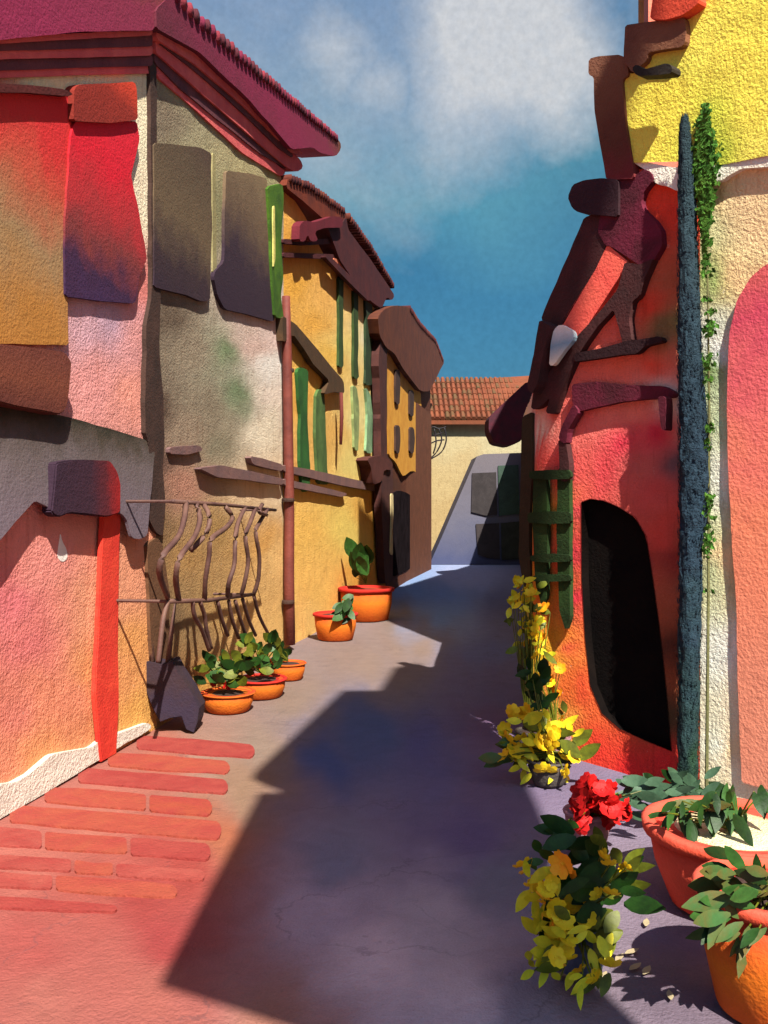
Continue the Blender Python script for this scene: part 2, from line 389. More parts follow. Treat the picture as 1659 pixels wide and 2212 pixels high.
# ------------------------------------------------------------------ left: pink house
A0 = gp(0, 1762); A1 = gp(338, 1572); dA = (Vector(A1)-Vector(A0)).normalized()
LA = Fac(tuple(Vector(A0)-dA*3.2), A1); LB = Fac(A1, gp(612, 1402)); LC = Fac(gp(612, 1402), gp(832, 1285)); LD = Fac(gp(832, 1285), gp(930, 1222))
def prism_body(name, pts, z, m, parent):
    return MB().prism([Vector((x, y, z)) for x, y in pts], [Vector((x, y, -.02)) for x, y in pts]).build(name, m, parent)
backwall = cmat('rear_plaster', (190, 150, 125), EL)
ph = thing('pink_house', 'pink and taupe plaster house with striped plum eaves at the left edge', 'house', (-3, 9, 0))
prism_body('rear_block', [(-3.9, 3.9), (-3.25, 7.0), (-2.86, 9.9), (-2.2, 15.3), (-8, 15.3), (-9, 3.9)], 7.0, backwall, ph)
wall('wall', LA, -560, 338, [(-560, 190), (0, 165), (338, 150)], PLASTER, ph, [
    (20, 260, (200, 50, 48)), (60, 420, (165, 105, 85)), (60, 600, (170, 115, 70)), (0, 700, (190, 90, 60)), (230, 700, (190, 150, 170)), (180, 690, (200, 150, 160)), (290, 850, (228, 142, 122)),
    (318, 300, (236, 224, 186)), (312, 450, (236, 220, 184)), (220, 168, (236, 224, 180)), (100, 175, (236, 220, 170)), (312, 620, (222, 120, 110)), (300, 740, (214, 140, 135)), (220, 840, (218, 138, 132)),
    (20, 1300, (214, 104, 108)), (60, 1400, (216, 108, 104)), (110, 1200, (222, 130, 118)), (200, 1300, (226, 148, 108)), (290, 1400, (224, 150, 78)), (20, 1550, (216, 118, 98)), (120, 1500, (222, 128, 94)), (300, 1530, (226, 162, 72)),
    (100, 1640, (226, 146, 84)), (0, 1640, (222, 130, 96)), (300, 1200, (224, 142, 104)), (240, 1450, (225, 146, 82)), (50, 1130, (226, 130, 116)), (300, 1050, (150, 105, 100)), (-300, 1300, (214, 104, 108)), (-300, 500, (190, 80, 70))], EL, light=.10)
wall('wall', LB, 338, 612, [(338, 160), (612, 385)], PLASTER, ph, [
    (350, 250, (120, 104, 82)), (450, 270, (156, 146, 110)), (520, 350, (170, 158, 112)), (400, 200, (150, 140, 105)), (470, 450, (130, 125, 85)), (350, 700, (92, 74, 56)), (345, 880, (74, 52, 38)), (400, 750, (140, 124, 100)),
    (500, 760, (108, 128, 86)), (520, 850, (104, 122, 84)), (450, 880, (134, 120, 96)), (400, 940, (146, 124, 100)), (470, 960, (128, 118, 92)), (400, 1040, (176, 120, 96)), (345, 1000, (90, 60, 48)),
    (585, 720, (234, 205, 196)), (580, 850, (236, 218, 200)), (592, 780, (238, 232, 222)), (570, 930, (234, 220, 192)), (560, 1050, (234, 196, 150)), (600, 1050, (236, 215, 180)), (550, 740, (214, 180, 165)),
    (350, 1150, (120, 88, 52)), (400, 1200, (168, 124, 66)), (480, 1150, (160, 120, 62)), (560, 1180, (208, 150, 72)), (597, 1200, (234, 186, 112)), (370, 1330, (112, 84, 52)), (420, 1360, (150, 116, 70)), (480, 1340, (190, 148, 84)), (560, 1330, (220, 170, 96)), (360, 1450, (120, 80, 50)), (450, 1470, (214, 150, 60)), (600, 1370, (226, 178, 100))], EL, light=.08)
# eaves: stepped mouldings, plum and pink, each one proud of the one below
pink_m = cmat('pink_moulding', (222, 108, 104), EL, (206, 88, 92), scale=3)
plum_m = cmat('plum_moulding', (112, 62, 68), EL, (92, 50, 58), scale=3)
roof_m = rmat('plum_roof', [(0, (96, 34, 50)), (.45, (134, 34, 70)), (.8, (128, 40, 66)), (1, (112, 66, 44))], EL, scale=1.2)
for k, (a, b, c, d, o_, mm) in enumerate([(150, 168, 140, 158, .03, pink_m), (126, 152, 118, 142, .05, plum_m), (108, 128, 98, 120, .08, pink_m), (92, 110, 74, 100, .10, plum_m), (80, 94, 64, 76, .13, pink_m)]):
    LA.extr('eave_moulding', [(-500, a+8), (0, a), (330, c), (330, d), (0, b), (-500, b+8)], o_, .30+o_, mm, ph, 2, seed=k)
LA.extr('roof', [(-560, -330), (180, -300), (372, -14), (333, 40), (333, 66), (180, 68), (0, 86), (-560, 110)], .2, .7, roof_m, ph, 2)
LB.extr('eave_moulding', [(338, 132), (400, 190), (475, 250), (618, 372), (608, 382), (525, 332), (420, 235), (340, 166)], .03, .3, pink_m, ph, 1.5)
LB.extr('eave_moulding', [(334, 110), (400, 165), (470, 228), (560, 300), (622, 352), (622, 366), (560, 330), (470, 258), (390, 192), (334, 136)], .05, .4, plum_m, ph, 1.5)
LB.extr('eave_moulding', [(336, 84), (440, 165), (540, 255), (650, 345), (656, 362), (640, 372), (618, 360), (540, 292), (440, 205), (336, 112)], .08, .5, pink_m, ph, 2)
LB.extr('eave_moulding', [(345, 78), (430, 140), (525, 218), (630, 325), (634, 342), (600, 318), (520, 240), (420, 152), (345, 94)], .10, .5, plum_m, ph, 1.5)
LB.extr('eave_moulding', [(338, 60), (430, 118), (540, 215), (640, 312), (656, 335), (634, 332), (530, 232), (420, 138), (338, 84)], .13, .5, pink_m, ph, 1.5)
LB.extr('roof', [(338, 20), (372, -14), (430, 44), (540, 140), (640, 222), (735, 306), (737, 322), (725, 338), (690, 330), (676, 318), (630, 322), (540, 218), (430, 112), (338, 62)], .2, .7, roof_m, ph, 2.5)
cor = cmat('dark_corner_board', (74, 52, 44), EL, (58, 42, 36))
LB.extr('corner_board', [(320, 54), (326, 50), (331, 110), (338, 122), (340, 400), (346, 640), (345, 760), (352, 860), (356, 950), (352, 1010), (358, 1090), (352, 1160), (336, 1150), (320, 1120), (322, 960), (314, 930), (316, 700), (328, 640), (327, 400), (325, 160), (318, 115)], .035, .09, cor, ph, 3)
LB.extr('corner_board', [(318, 1175), (340, 1160), (352, 1180), (368, 1290), (360, 1440), (330, 1440), (322, 1290)], .03, .08, cmat('brown_base_board', (110, 76, 52), EL), ph, 3)
# shutters of the upper floor
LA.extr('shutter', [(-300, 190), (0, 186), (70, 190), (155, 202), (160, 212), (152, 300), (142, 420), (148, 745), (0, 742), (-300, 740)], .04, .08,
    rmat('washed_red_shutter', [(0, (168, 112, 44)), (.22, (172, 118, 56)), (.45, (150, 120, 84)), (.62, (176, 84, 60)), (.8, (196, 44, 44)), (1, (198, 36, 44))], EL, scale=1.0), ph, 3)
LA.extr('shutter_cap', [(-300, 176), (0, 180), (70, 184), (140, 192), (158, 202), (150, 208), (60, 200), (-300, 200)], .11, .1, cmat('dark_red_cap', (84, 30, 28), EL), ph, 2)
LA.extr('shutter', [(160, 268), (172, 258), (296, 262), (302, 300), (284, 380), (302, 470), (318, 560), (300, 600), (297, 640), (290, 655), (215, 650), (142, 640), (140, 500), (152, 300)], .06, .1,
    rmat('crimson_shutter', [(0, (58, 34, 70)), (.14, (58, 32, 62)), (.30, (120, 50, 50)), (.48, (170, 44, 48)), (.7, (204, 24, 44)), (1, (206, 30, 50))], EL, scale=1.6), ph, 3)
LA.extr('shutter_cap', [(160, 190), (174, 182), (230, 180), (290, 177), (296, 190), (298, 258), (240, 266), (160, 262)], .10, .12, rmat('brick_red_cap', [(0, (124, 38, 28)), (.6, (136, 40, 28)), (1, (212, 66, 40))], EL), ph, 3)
LA.extr('balcony_box', [(-300, 720), (0, 742), (60, 748), (140, 760), (155, 780), (152, 840), (145, 885), (130, 896), (60, 884), (0, 870), (-300, 830)], .16, .15, rmat('brown_box_wood', [(0, (84, 40, 34)), (.5, (116, 62, 44)), (1, (104, 54, 44))], EL), ph, 3, bevel=.012)
win = rmat('dark_window_shutter', [(0, (52, 36, 48)), (.2, (58, 42, 46)), (.45, (104, 86, 64)), (.8, (92, 76, 58)), (1, (84, 66, 54))], EL, scale=1.6)
win2 = rmat('violet_window_shutter', [(0, (48, 32, 48)), (.35, (56, 40, 52)), (.62, (104, 84, 66)), (1, (132, 112, 84))], EL, scale=1.6)
LB.extr('shutter', [(333, 308), (430, 318), (456, 332), (458, 500), (453, 650), (438, 652), (400, 636), (333, 620)], .05, .08, win, ph, 2.5)
LB.extr('shutter', [(488, 368), (540, 374), (576, 386), (590, 500), (592, 695), (540, 680), (485, 668), (470, 640), (462, 600), (464, 586), (484, 566)], .05, .08, win2, ph, 2.5)
LB.extr('shutter_edge', [(459, 330), (466, 334), (468, 585), (460, 590)], .02, .05, cmat('olive_edge', (160, 150, 105), EL), ph, 1)
gm = cmat('green_shutter', (82, 122, 30), EL, (54, 88, 24))
LB.extr('green_shutter', [(578, 404), (610, 396), (614, 420), (607, 520), (612, 600), (606, 640), (614, 690), (594, 684), (586, 560), (583, 480)], .09, .07, gm, ph, 2)
LB.extr('shutter_rod', [(590, 446), (594, 444), (595, 560), (591, 580)], .11, .02, cmat('straw_rod', (222, 212, 120), EL), ph, 1)
band = cmat('mauve_cornice', (128, 94, 88), EL, (110, 84, 84))
LB.extr('cornice', [(366, 966), (430, 962), (440, 972), (405, 982), (366, 980)], .05, .06, band, ph, 2)
LB.extr('cornice', [(540, 985), (575, 992), (612, 1004), (612, 1018), (575, 1010), (545, 1003)], .09, .1, band, ph, 2)
LB.extr('cornice', [(430, 1012), (480, 1005), (545, 1018), (612, 1034), (612, 1048), (545, 1038), (470, 1030)], .09, .1, band, ph, 2)
LA.extr('plinth', [(-400, 1860), (-60, 1720), (0, 1694), (30, 1690), (60, 1676), (110, 1632), (200, 1612), (216, 1600), (322, 1560), (330, 1572), (216, 1640), (0, 1775), (-400, 2000)], .05, .08, cmat('white_plinth', (236, 230, 214), EL, (220, 212, 196), bump=.8), ph, 4)
LA.extr('plaster_chip', [(131, 1150), (134, 1168), (144, 1186), (146, 1206), (134, 1216), (124, 1204), (126, 1184)], .012, .02, cmat('bare_white_plaster', (238, 232, 222), EL), ph, 2)
# grey sheet standing in for the shadow on the pink wall
aw = rmat('violet_grey_shadow', [(0, (112, 98, 108)), (.35, (112, 98, 106)), (.7, (104, 92, 92)), (.9, (74, 64, 54)), (1, (50, 46, 34))], EL*1.15, scale=2)
LA.extr('wall_shadow_sheet', [(-90, 856, .03), (0, 872, .03), (130, 897, .03), (240, 926, .03), (318, 952, .03), (334, 975, .04), (326, 1070, .10), (318, 1155, .14), (305, 1164, .14), (284, 1162, .14), (274, 1122, .12), (262, 1108, .12), (190, 1098, .12), (112, 1098, .12), (76, 1082, .12), (40, 1120, .13), (0, 1166, .14), (-90, 1260, .14)], .1, .03, aw, ph, 3)
# bulging wrought iron balcony
iron = cmat('mauve_iron', (112, 82, 70), EL, (84, 58, 54), rough=.6, bump=.2)
bal = MB().tube(LB.tubes([(372, 1083), (480, 1090), (595, 1102)], .55, .03), .022).tube(LB.tubes([(362, 1299), (450, 1297), (545, 1284)], .55, .03), .024).build('balcony', iron, ph, True)
bars = [[(402, 1086), (398, 1120), (385, 1160), (352, 1200), (345, 1240), (362, 1290)], [(424, 1088), (432, 1120), (420, 1160), (388, 1205), (380, 1250), (386, 1296)],
        [(440, 1090), (452, 1115), (446, 1150), (412, 1190)], [(486, 1094), (502, 1118), (488, 1140), (456, 1165), (452, 1200), (444, 1250), (442, 1294)], [(530, 1096), (514, 1130), (508, 1170), (506, 1220), (494, 1260), (492, 1290)],
        [(552, 1098), (540, 1130), (530, 1160), (536, 1210), (528, 1260), (520, 1288)], [(578, 1100), (560, 1130), (552, 1150), (560, 1200), (558, 1250), (548, 1284)], [(566, 1090), (560, 1105), (575, 1112)]]
def smooth_path(p, n=4):
    q = [Vector((*a, 0)) for a in p]; r = []
    for i in range(len(q)-1):
        p0 = q[max(i-1, 0)]; p1 = q[i]; p2 = q[i+1]; p3 = q[min(i+2, len(q)-1)]
        for k in range(n):
            t = k/n; v = .5*((2*p1)+(p2-p0)*t+(2*p0-5*p1+4*p2-p3)*t*t+(3*p1-p0-3*p2+p3)*t**3); r.append((v.x, v.y))
    return r+[p[-1]]
for b in bars:
    sp = smooth_path(b); n = len(sp)
    off = [.55+.14*math.sin(math.pi*i/(n-1)) for i in range(n)]
    MB().tube([LB.hit(x, y, o_) for (x, y), o_ in zip(sp, off)], .03, 6).build('baluster', iron, bal, True)
low = [[(416, 1300), (420, 1330), (436, 1360), (452, 1405)], [(432, 1300), (442, 1330), (446, 1360), (456, 1400)], [(470, 1300), (480, 1340), (492, 1372)], [(494, 1298), (502, 1340), (516, 1378)], [(508, 1298), (520, 1340), (534, 1380)], [(524, 1294), (538, 1340), (552, 1372)], [(548, 1286), (560, 1330), (580, 1370)], [(362, 1300), (352, 1340), (345, 1400), (342, 1430)]]
for b in low:
    sp = smooth_path(b); n = len(sp)
    MB().tube([LB.hit(x, y, .55-.03*i/(n-1)) for i, (x, y) in enumerate(sp)], .026, 6).build('baluster', iron, bal, True)
for (x, y) in ((372, 1083), (595, 1102), (362, 1299), (545, 1284)):
    p = LB.hit(x, y, .55); MB().tube([p, p-LB.n*.53], .018, 6).build('bracket', iron, bal)

# red post carrying a dark box
pp = LA.hit(238, 1608, .07); sp_ = thing('sign_post', 'red post with a dark purple box on top, against the pink wall', 'post', (pp.x, pp.y, 0))
LA.extr('post', [(224, 1100), (262, 1105), (258, 1200), (256, 1400), (258, 1500), (252, 1640), (220, 1655), (206, 1500), (216, 1300)], .07, .05, cmat('red_post_paint', (222, 70, 48), EL, (206, 52, 40)), sp_, 2, bevel=.01)
LA.extr('box', [(122, 1000), (150, 993), (240, 995), (256, 1020), (262, 1050), (260, 1108), (232, 1116), (190, 1112), (150, 1108), (128, 1118), (112, 1108), (118, 1050)], .16, .10, rmat('purple_black_box', [(0, (48, 30, 46)), (.5, (54, 30, 44)), (.75, (84, 28, 36)), (1, (150, 24, 22))], EL*.9, axis=1), sp_, 3, bevel=.012)

# ------------------------------------------------------------------ left: yellow house
yh = thing('yellow_house', 'yellow plaster house with dark red sloping roof in the middle of the left row', 'house', (-1, 20, 0))
prism_body('rear_block', [(-2.0, 15.7), (-.35, 25.6), (-6, 25.6), (-8, 15.7)], 7.1, backwall, yh)
wall('wall', LC, 612, 832, [(612, 396), (660, 470), (700, 552), (780, 612), (832, 672)], PLASTER, yh, [
    (640, 600, (232, 166, 50)), (680, 700, (228, 164, 58)), (700, 620, (232, 172, 80)), (760, 750, (230, 204, 112)), (640, 850, (230, 168, 66)), (700, 950, (218, 166, 78)), (780, 900, (224, 208, 134)), (720, 780, (228, 178, 70)),
    (650, 1150, (228, 176, 78)), (620, 1000, (226, 166, 80)), (750, 1150, (226, 196, 92)), (700, 1250, (228, 176, 84)), (805, 1100, (222, 158, 56)), (812, 740, (230, 224, 190)), (770, 640, (236, 200, 120)), (640, 440, (232, 170, 70)), (650, 1350, (228, 180, 96)), (790, 1250, (226, 150, 50)), (760, 1020, (222, 200, 110)), (620, 560, (224, 150, 40))], EL*.96, light=.08)
dr = cmat('dark_maroon_roof', (84, 34, 34), EL, (62, 26, 32)); rb = cmat('red_brown_rafter', (120, 52, 30), EL, (92, 38, 26))
LC.extr('roof', [(748, 468), (752, 495), (800, 560), (853, 638), (845, 650), (835, 640), (824, 668), (806, 655), (775, 622), (735, 562), (712, 505), (704, 480), (738, 484)], .16, .7, dr, yh, 2.5)
LC.extr('rafter', [(622, 384), (660, 396), (720, 438), (748, 458), (748, 500), (700, 474), (650, 430), (618, 404)], .14, .6, rb, yh, 2.5)
LC.extr('soffit', [(718, 556), (735, 560), (786, 618), (790, 634), (775, 634), (735, 585)], .12, .3, cmat('salmon_soffit', (222, 130, 96), EL), yh, 2)
LC.extr('eave_line', [(700, 552), (712, 552), (760, 598), (800, 640), (798, 652), (750, 606)], .2, .1, dr, yh, 1.5)
LC.extr('loggia_rail', [(612, 516), (660, 518), (728, 514), (728, 526), (660, 530), (612, 526)], .1, .1, dr, yh, 1.5)
LC.extr('loggia_rail', [(612, 546), (735, 549), (737, 560), (612, 556)], .1, .1, dr, yh, 1.5)
LC.extr('loggia_bracket', [(648, 484), (660, 476), (680, 480), (720, 466), (740, 470), (740, 492), (700, 492), (680, 500), (688, 520), (672, 522), (664, 505), (658, 522), (646, 520)], .25, .15, cmat('maroon_bracket', (110, 30, 44), EL), yh, 2)
br = cmat('brown_pipe', (124, 62, 52), EL, (100, 48, 42), rough=.6)
yh_pipe = MB().tube([LC.hit(x, y, .12) for x, y in ((618, 640), (620, 760), (622, 900), (625, 1100), (624, 1250), (626, 1392))], [.07, .085, .088, .09, .095, .10], 10).build('drain_pipe', br, yh, True)
for y in (800, 1080, 1300):
    p = LC.hit(622, y, .12); MB().lathe([(.105, -.03), (.11, 0), (.105, .03)], p, 12).build('pipe_clip', cor, yh_pipe)
LC.extr('strut', [(610, 682), (640, 700), (690, 760), (742, 822), (745, 850), (735, 848), (722, 846), (700, 852), (712, 822), (680, 790), (634, 722), (612, 740)], .14, .12, cmat('olive_brown_strut', (84, 60, 38), EL, (66, 50, 34)), yh, 2)
MB().tube([LC.hit(x, y, .2) for x, y in ((737, 848), (738, 900), (736, 960))], [.04, .045, .035], 8).build('hanging_pipe', cmat('maroon_pipe', (110, 50, 44), EL), yh, True)
def gs(F, parent, pts, rgb, o_=.06, nm='shutter'):
    F.extr(nm, pts, o_, .06, cmat('green_%d_%d' % (pts[0][0], pts[0][1]), rgb, EL, tuple(int(v*.75) for v in rgb)), parent, 3)
gs(LC, yh, [(642, 800), (652, 793), (666, 800), (664, 900), (670, 1000), (670, 1060), (656, 1064), (648, 1000), (650, 900)], (50, 104, 46))
gs(LC, yh, [(684, 850), (692, 838), (702, 850), (704, 940), (710, 1048), (688, 1045), (682, 930)], (86, 116, 62))
for (x, a, b, w, c) in ((737, 598, 794, 10, (60, 84, 40)), (769, 596, 818, 11, (60, 84, 40)), (797, 640, 832, 15, (48, 70, 44))):
    gs(LC, yh, [(x-w/2, a), (x+w/2, a), (x+w/2-1, (a+b)/2), (x+w/2, b), (x-w/2, b), (x-w/2+1, (a+b)/2)], c)
gs(LC, yh, [(762, 832), (772, 836), (776, 900), (774, 975), (766, 970), (764, 900)], (160, 180, 116)); gs(LC, yh, [(790, 836), (800, 850), (806, 900), (804, 980), (790, 978), (794, 900)], (138, 176, 132))
LC.extr('cornice', [(612, 1004), (700, 1020), (800, 1044), (824, 1054), (830, 1064), (790, 1058), (700, 1040), (612, 1018)], .09, .1, band, yh, 2)
LC.extr('cornice', [(612, 1034), (680, 1048), (752, 1066), (740, 1074), (680, 1062), (612, 1048)], .09, .1, band, yh, 2)

# ------------------------------------------------------------------ left: brown house at the bend
bh = thing('brown_house', 'narrow brown house with ochre panel and dark arched door at the street bend', 'house', (1.2, 32, 0))
prism_body('rear_block', [(-.1, 26), (2.0, 37.4), (2.2, 44), (-6, 44), (-6, 26)], 6.5, cmat('rear_brown', (112, 66, 44), EL), bh)
wall('wall', LD, 832, 930, [(818, 700), (880, 700), (930, 830)], PLASTER, bh, [(870, 1100, (104, 56, 34)), (920, 900, (92, 48, 30)), (860, 700, (90, 46, 30)), (920, 1150, (100, 54, 36)), (840, 900, (80, 40, 28)), (840, 1050, (72, 40, 26)), (910, 1040, (110, 58, 30))], EL, cell=.12)
LD.extr('ochre_panel', [(834, 754), (846, 756), (858, 772), (872, 800), (892, 828), (908, 846), (912, 900), (914, 1010), (908, 1026), (890, 1016), (872, 1030), (866, 1022), (856, 1000), (840, 985), (836, 900)], .08, .1, cmat('ochre_plaster', (222, 166, 66), EL, (206, 142, 50)), bh, 2)
LD.extr('roof', [(816, 684), (830, 668), (855, 659), (885, 664), (906, 700), (940, 734), (961, 782), (950, 804), (936, 830), (930, 846), (908, 845), (892, 824), (870, 796), (852, 762), (833, 750), (820, 724)], .25, 1.0, cmat('brown_tile_roof', (104, 56, 34), EL, (82, 42, 30)), bh, 2.5)
for (x, a, b) in ((859, 798, 874), (889, 842, 900), (859, 918, 980), (890, 922, 980)):
    LD.extr('window', [(x-4, a), (x+5, a+2), (x+6, (a+b)/2), (x+4, b), (x-4, b-2)], .14, .1, cor, bh, 1.5)
LD.extr('door', [(848, 1064), (862, 1058), (882, 1066), (902, 1086), (916, 1110), (924, 1150), (927, 1192), (922, 1206), (900, 1222), (848, 1246)], .03, .05, cmat('black_arch_door', (26, 22, 24), EL, (40, 34, 38), rough=1, spec=0), bh, 2)
LD.extr('corner_pier', [(826, 700), (836, 750), (836, 985), (848, 1000), (850, 1100), (848, 1256), (832, 1262), (824, 1100), (822, 900), (818, 760)], .2, .2, cmat('plum_brown_pier', (82, 44, 38), EL, (64, 34, 32)), bh, 2)
LC.extr('pier_capital', [(792, 990), (815, 984), (836, 990), (850, 1002), (846, 1016), (830, 1014), (826, 1040), (806, 1048), (802, 1010)], .3, .3, cmat('plum_capital', (92, 48, 42), EL), bh, 2)
LD.extr('white_joint', [(845, 1066), (850, 1066), (850, 1110), (848, 1150), (849, 1200), (843, 1196), (845, 1140)], .24, .03, cmat('cream_joint', (234, 214, 160), EL), bh, 2)
ln = thing('wall_lantern', 'small black wrought iron cage lantern on the corner of the brown house', 'lantern', tuple(LD.hit(945, 925, .2)))
blk = mat('black_iron', (.02, .016, .02), rough=.5, bump=.1)
Lp = LD.at(LD.len, 0, 0); LF = Fac((Lp.x-.6, Lp.y), (Lp.x+3, Lp.y))
MB().tube([LF.hit(x, y) for x, y in smooth_path([(926, 932), (935, 922), (948, 926), (964, 922)])], .035, 6).tube([LF.hit(x, y) for x, y in ((926, 944), (958, 934))], .03, 6).build('bracket', blk, ln, True)
for path in ([(960, 924), (964, 950), (954, 976), (930, 992)], [(948, 926), (954, 950), (944, 975), (930, 990)], [(938, 926), (942, 955), (936, 980)], [(930, 958), (944, 952), (960, 950)]):
    MB().tube([LF.hit(x, y) for x, y in smooth_path(path)], .035, 6).build('cage_bar', blk, ln, True)

def ridge_tiles(F, parent, path, off, back, r_, ms, gap=.2):
    P_ = [F.hit(x, y, off) for x, y in path]; acc = []
    for a, b in zip(P_, P_[1:]):
        k = max(1, int((b-a).length/gap))
        acc += [a.lerp(b, i/k) for i in range(k)]
    for p in acc:
        q = p+Vector((0, 0, random.uniform(-.015, .015)))
        MB().tube([q+F.n*.05, q-F.n*(back*.5), q-F.n*back], [r_, r_*.96, r_*.9], 8).build('tile', random.choice(ms), parent, True)
pt = [cmat('plum_tile_%d' % i, c, EL) for i, c in enumerate(((134, 38, 70), (116, 36, 58), (146, 52, 66), (98, 40, 52)))]
dt = [cmat('maroon_tile_%d' % i, c, EL) for i, c in enumerate(((92, 38, 36), (76, 32, 34), (106, 50, 38)))]
ridge_tiles(LB, ph, [(376, -8), (432, 50), (542, 146), (640, 228), (728, 302)], .18, .6, .085, pt, .19)
ridge_tiles(LC, yh, [(752, 470), (800, 536), (850, 622)], .14, .6, .09, dt, .22)
ridge_tiles(LC, yh, [(624, 388), (662, 401), (720, 442), (744, 458)], .12, .5, .08, dt, .2)
ridge_tiles(LD, bh, [(884, 668), (906, 702), (940, 738), (956, 780)], .22, .9, .12, dt, .3)
# ------------------------------------------------------------------ end of the street
FH = Fac((0, 45), (9, 45)); fh = thing('cream_house', 'cream house with a terracotta roof closing the far end of the street', 'house', (5, 46, 0))
wall('wall', FH, 900, 1200, [(900, 905), (1200, 890)], PLASTER, fh, [(980, 960, (236, 218, 168)), (960, 1100, (228, 198, 140)), (1100, 960, (236, 222, 176)), (940, 1050, (232, 206, 150)), (1000, 1000, (230, 204, 150)), (1120, 900, (236, 226, 190))], 2.2, cell=.2, th=6)
tm = [cmat('terracotta_%d' % i, c, EL*1.75, c2, scale=2) for i, (c, c2) in enumerate([((168, 92, 60), (142, 82, 54)), ((156, 90, 60), (122, 94, 60)), ((170, 98, 64), (150, 80, 52))])]
ro = MB().prism([Vector((2.0, 44.5, 7.0)), Vector((8.9, 44.5, 7.0)), Vector((8.7, 48.5, 9.9)), Vector((2.3, 48.5, 9.5))], [Vector((2.0, 44.5, 6.8)), Vector((8.9, 44.5, 6.8)), Vector((8.7, 48.5, 9.6)), Vector((2.3, 48.5, 9.2))]).build('roof', tm[0], fh)
for c in range(26):
    for r in range(7):
        x = 2.05+c*.262; t0 = r/7; t1 = (r+1)/7+.02
        y0, z0 = 44.45+4*t0, 7.05+2.6*t0+.03; y1, z1 = 44.45+4*t1, 7.05+2.6*t1
        if x+.2 > 8.85: continue
        MB().tube([(x+.1, y0, z0), (x+.1, y1, z1)], [.13, .11], 6).build('tile', random.choice(tm), ro)
GH = Fac((0, 40.5), (9, 40.5)); gh = thing('far_wall_shadow', 'blue grey block in the shape of the shadow on the far wall, with four dark windows', 'house', (6, 41, 0))
GH.extr('wall', [(928, 1219), (950, 1170), (1030, 986), (1045, 981), (1130, 978), (1200, 976), (1200, 1225), (928, 1225)], 0, 2.5, rmat('blue_grey_shadow', [(0, (92, 100, 140)), (.4, (128, 128, 150)), (1, (142, 134, 142))], 2.1, scale=.5), gh, 0)  # slanted outline and blue grey colour imitate the shadow on the cream wall
for k, (pts, c) in enumerate([([(1020, 1022), (1072, 1020), (1074, 1112), (1050, 1114), (1018, 1106)], (74, 68, 70)), ([(1076, 1006), (1120, 1004), (1122, 1110), (1078, 1114)], (78, 104, 90)),
                              ([(1028, 1132), (1078, 1130), (1080, 1208), (1054, 1206), (1032, 1198)], (76, 68, 70)), ([(1082, 1130), (1124, 1126), (1124, 1208), (1084, 1210)], (70, 74, 66))]):
    GH.extr('window', pts, .08, .12, cmat('slate_window_%d' % k, c, 1.7, tuple(int(v*.8) for v in c)), gh, 0)

# ------------------------------------------------------------------ right side
R2 = gp(1238, 1635); R1 = gp(1455, 1700); dR = (Vector(R1)-Vector(R2)).normalized()
t_ = ((1150-CX)/FPX*R2[1]-R2[0])/(dR.x-(1150-CX)/FPX*dR.y); R2 = tuple(Vector(R2)+dR*t_)
RM = Fac(R2, tuple(Vector(R2)+dR*6.5)); RE = Fac(R2, gp(1128, 1215))
RS = RM.u; 
rh = thing('red_house', 'red plaster house with black arched doorway and dark maroon roof timbers', 'house', (*R2, 0))
ARCH = [(1256, 1085), (1275, 1078), (1305, 1082), (1335, 1095), (1372, 1118), (1396, 1160), (1410, 1250), (1424, 1350), (1438, 1480), (1450, 1622), (1400, 1602), (1340, 1575), (1300, 1540), (1275, 1480), (1264, 1380), (1257, 1250)]
wall('wall', RM, 1150, 1512, [(1150, 850), (1166, 720), (1190, 660), (1215, 600), (1262, 500), (1290, 450), (1330, 392), (1365, 366), (1512, 366)], PLASTER, rh, [
    (1430, 410, (228, 70, 44)), (1450, 460, (226, 66, 44)), (1440, 600, (170, 90, 60)), (1440, 700, (120, 104, 66)), (1400, 660, (214, 70, 48)), (1330, 600, (226, 100, 88)), (1290, 680, (226, 92, 78)), (1300, 760, (228, 110, 92)), (1350, 800, (230, 108, 84)), (1420, 790, (226, 84, 60)),
    (1310, 900, (230, 122, 108)), (1360, 890, (230, 124, 106)), (1400, 920, (200, 30, 62)), (1340, 960, (208, 50, 72)), (1448, 1000, (98, 80, 86)), (1300, 1020, (216, 72, 78)), (1410, 1060, (196, 80, 76)), (1380, 1010, (180, 90, 84)), (1245, 1100, (216, 66, 78)), (1245, 1300, (212, 48, 66)), (1262, 1500, (226, 84, 48)), (1260, 1600, (224, 70, 40)),
    (1350, 1650, (206, 34, 34)), (1290, 1620, (220, 54, 40)), (1420, 1660, (206, 40, 40)), (1446, 1200, (140, 50, 44)), (1450, 1400, (84, 44, 30)), (1448, 1550, (70, 56, 34)), (1430, 1150, (196, 72, 62)), (1445, 860, (236, 222, 208)), (1260, 900, (226, 100, 92)), (1480, 700, (120, 120, 70)), (1500, 1200, (90, 100, 70)), (1490, 420, (220, 80, 50)),
    (1180, 950, (228, 84, 76)), (1166, 1000, (226, 80, 72)), (1170, 925, (240, 226, 200)), (1215, 1000, (222, 76, 76)), (1210, 880, (228, 100, 90)), (1160, 1080, (230, 150, 50)), (1190, 1100, (230, 140, 50)), (1190, 1200, (226, 90, 50)), (1190, 1280, (232, 120, 40)), (1235, 1200, (214, 56, 70)),
    (1160, 1250, (236, 160, 30)), (1215, 1400, (228, 90, 60)), (1190, 1380, (236, 150, 40)), (1170, 1420, (238, 190, 40)), (1225, 1500, (230, 110, 50)), (1190, 1540, (236, 170, 70)), (1180, 1600, (236, 200, 90)), (1200, 740, (226, 92, 78))], ER, hole=ARCH)
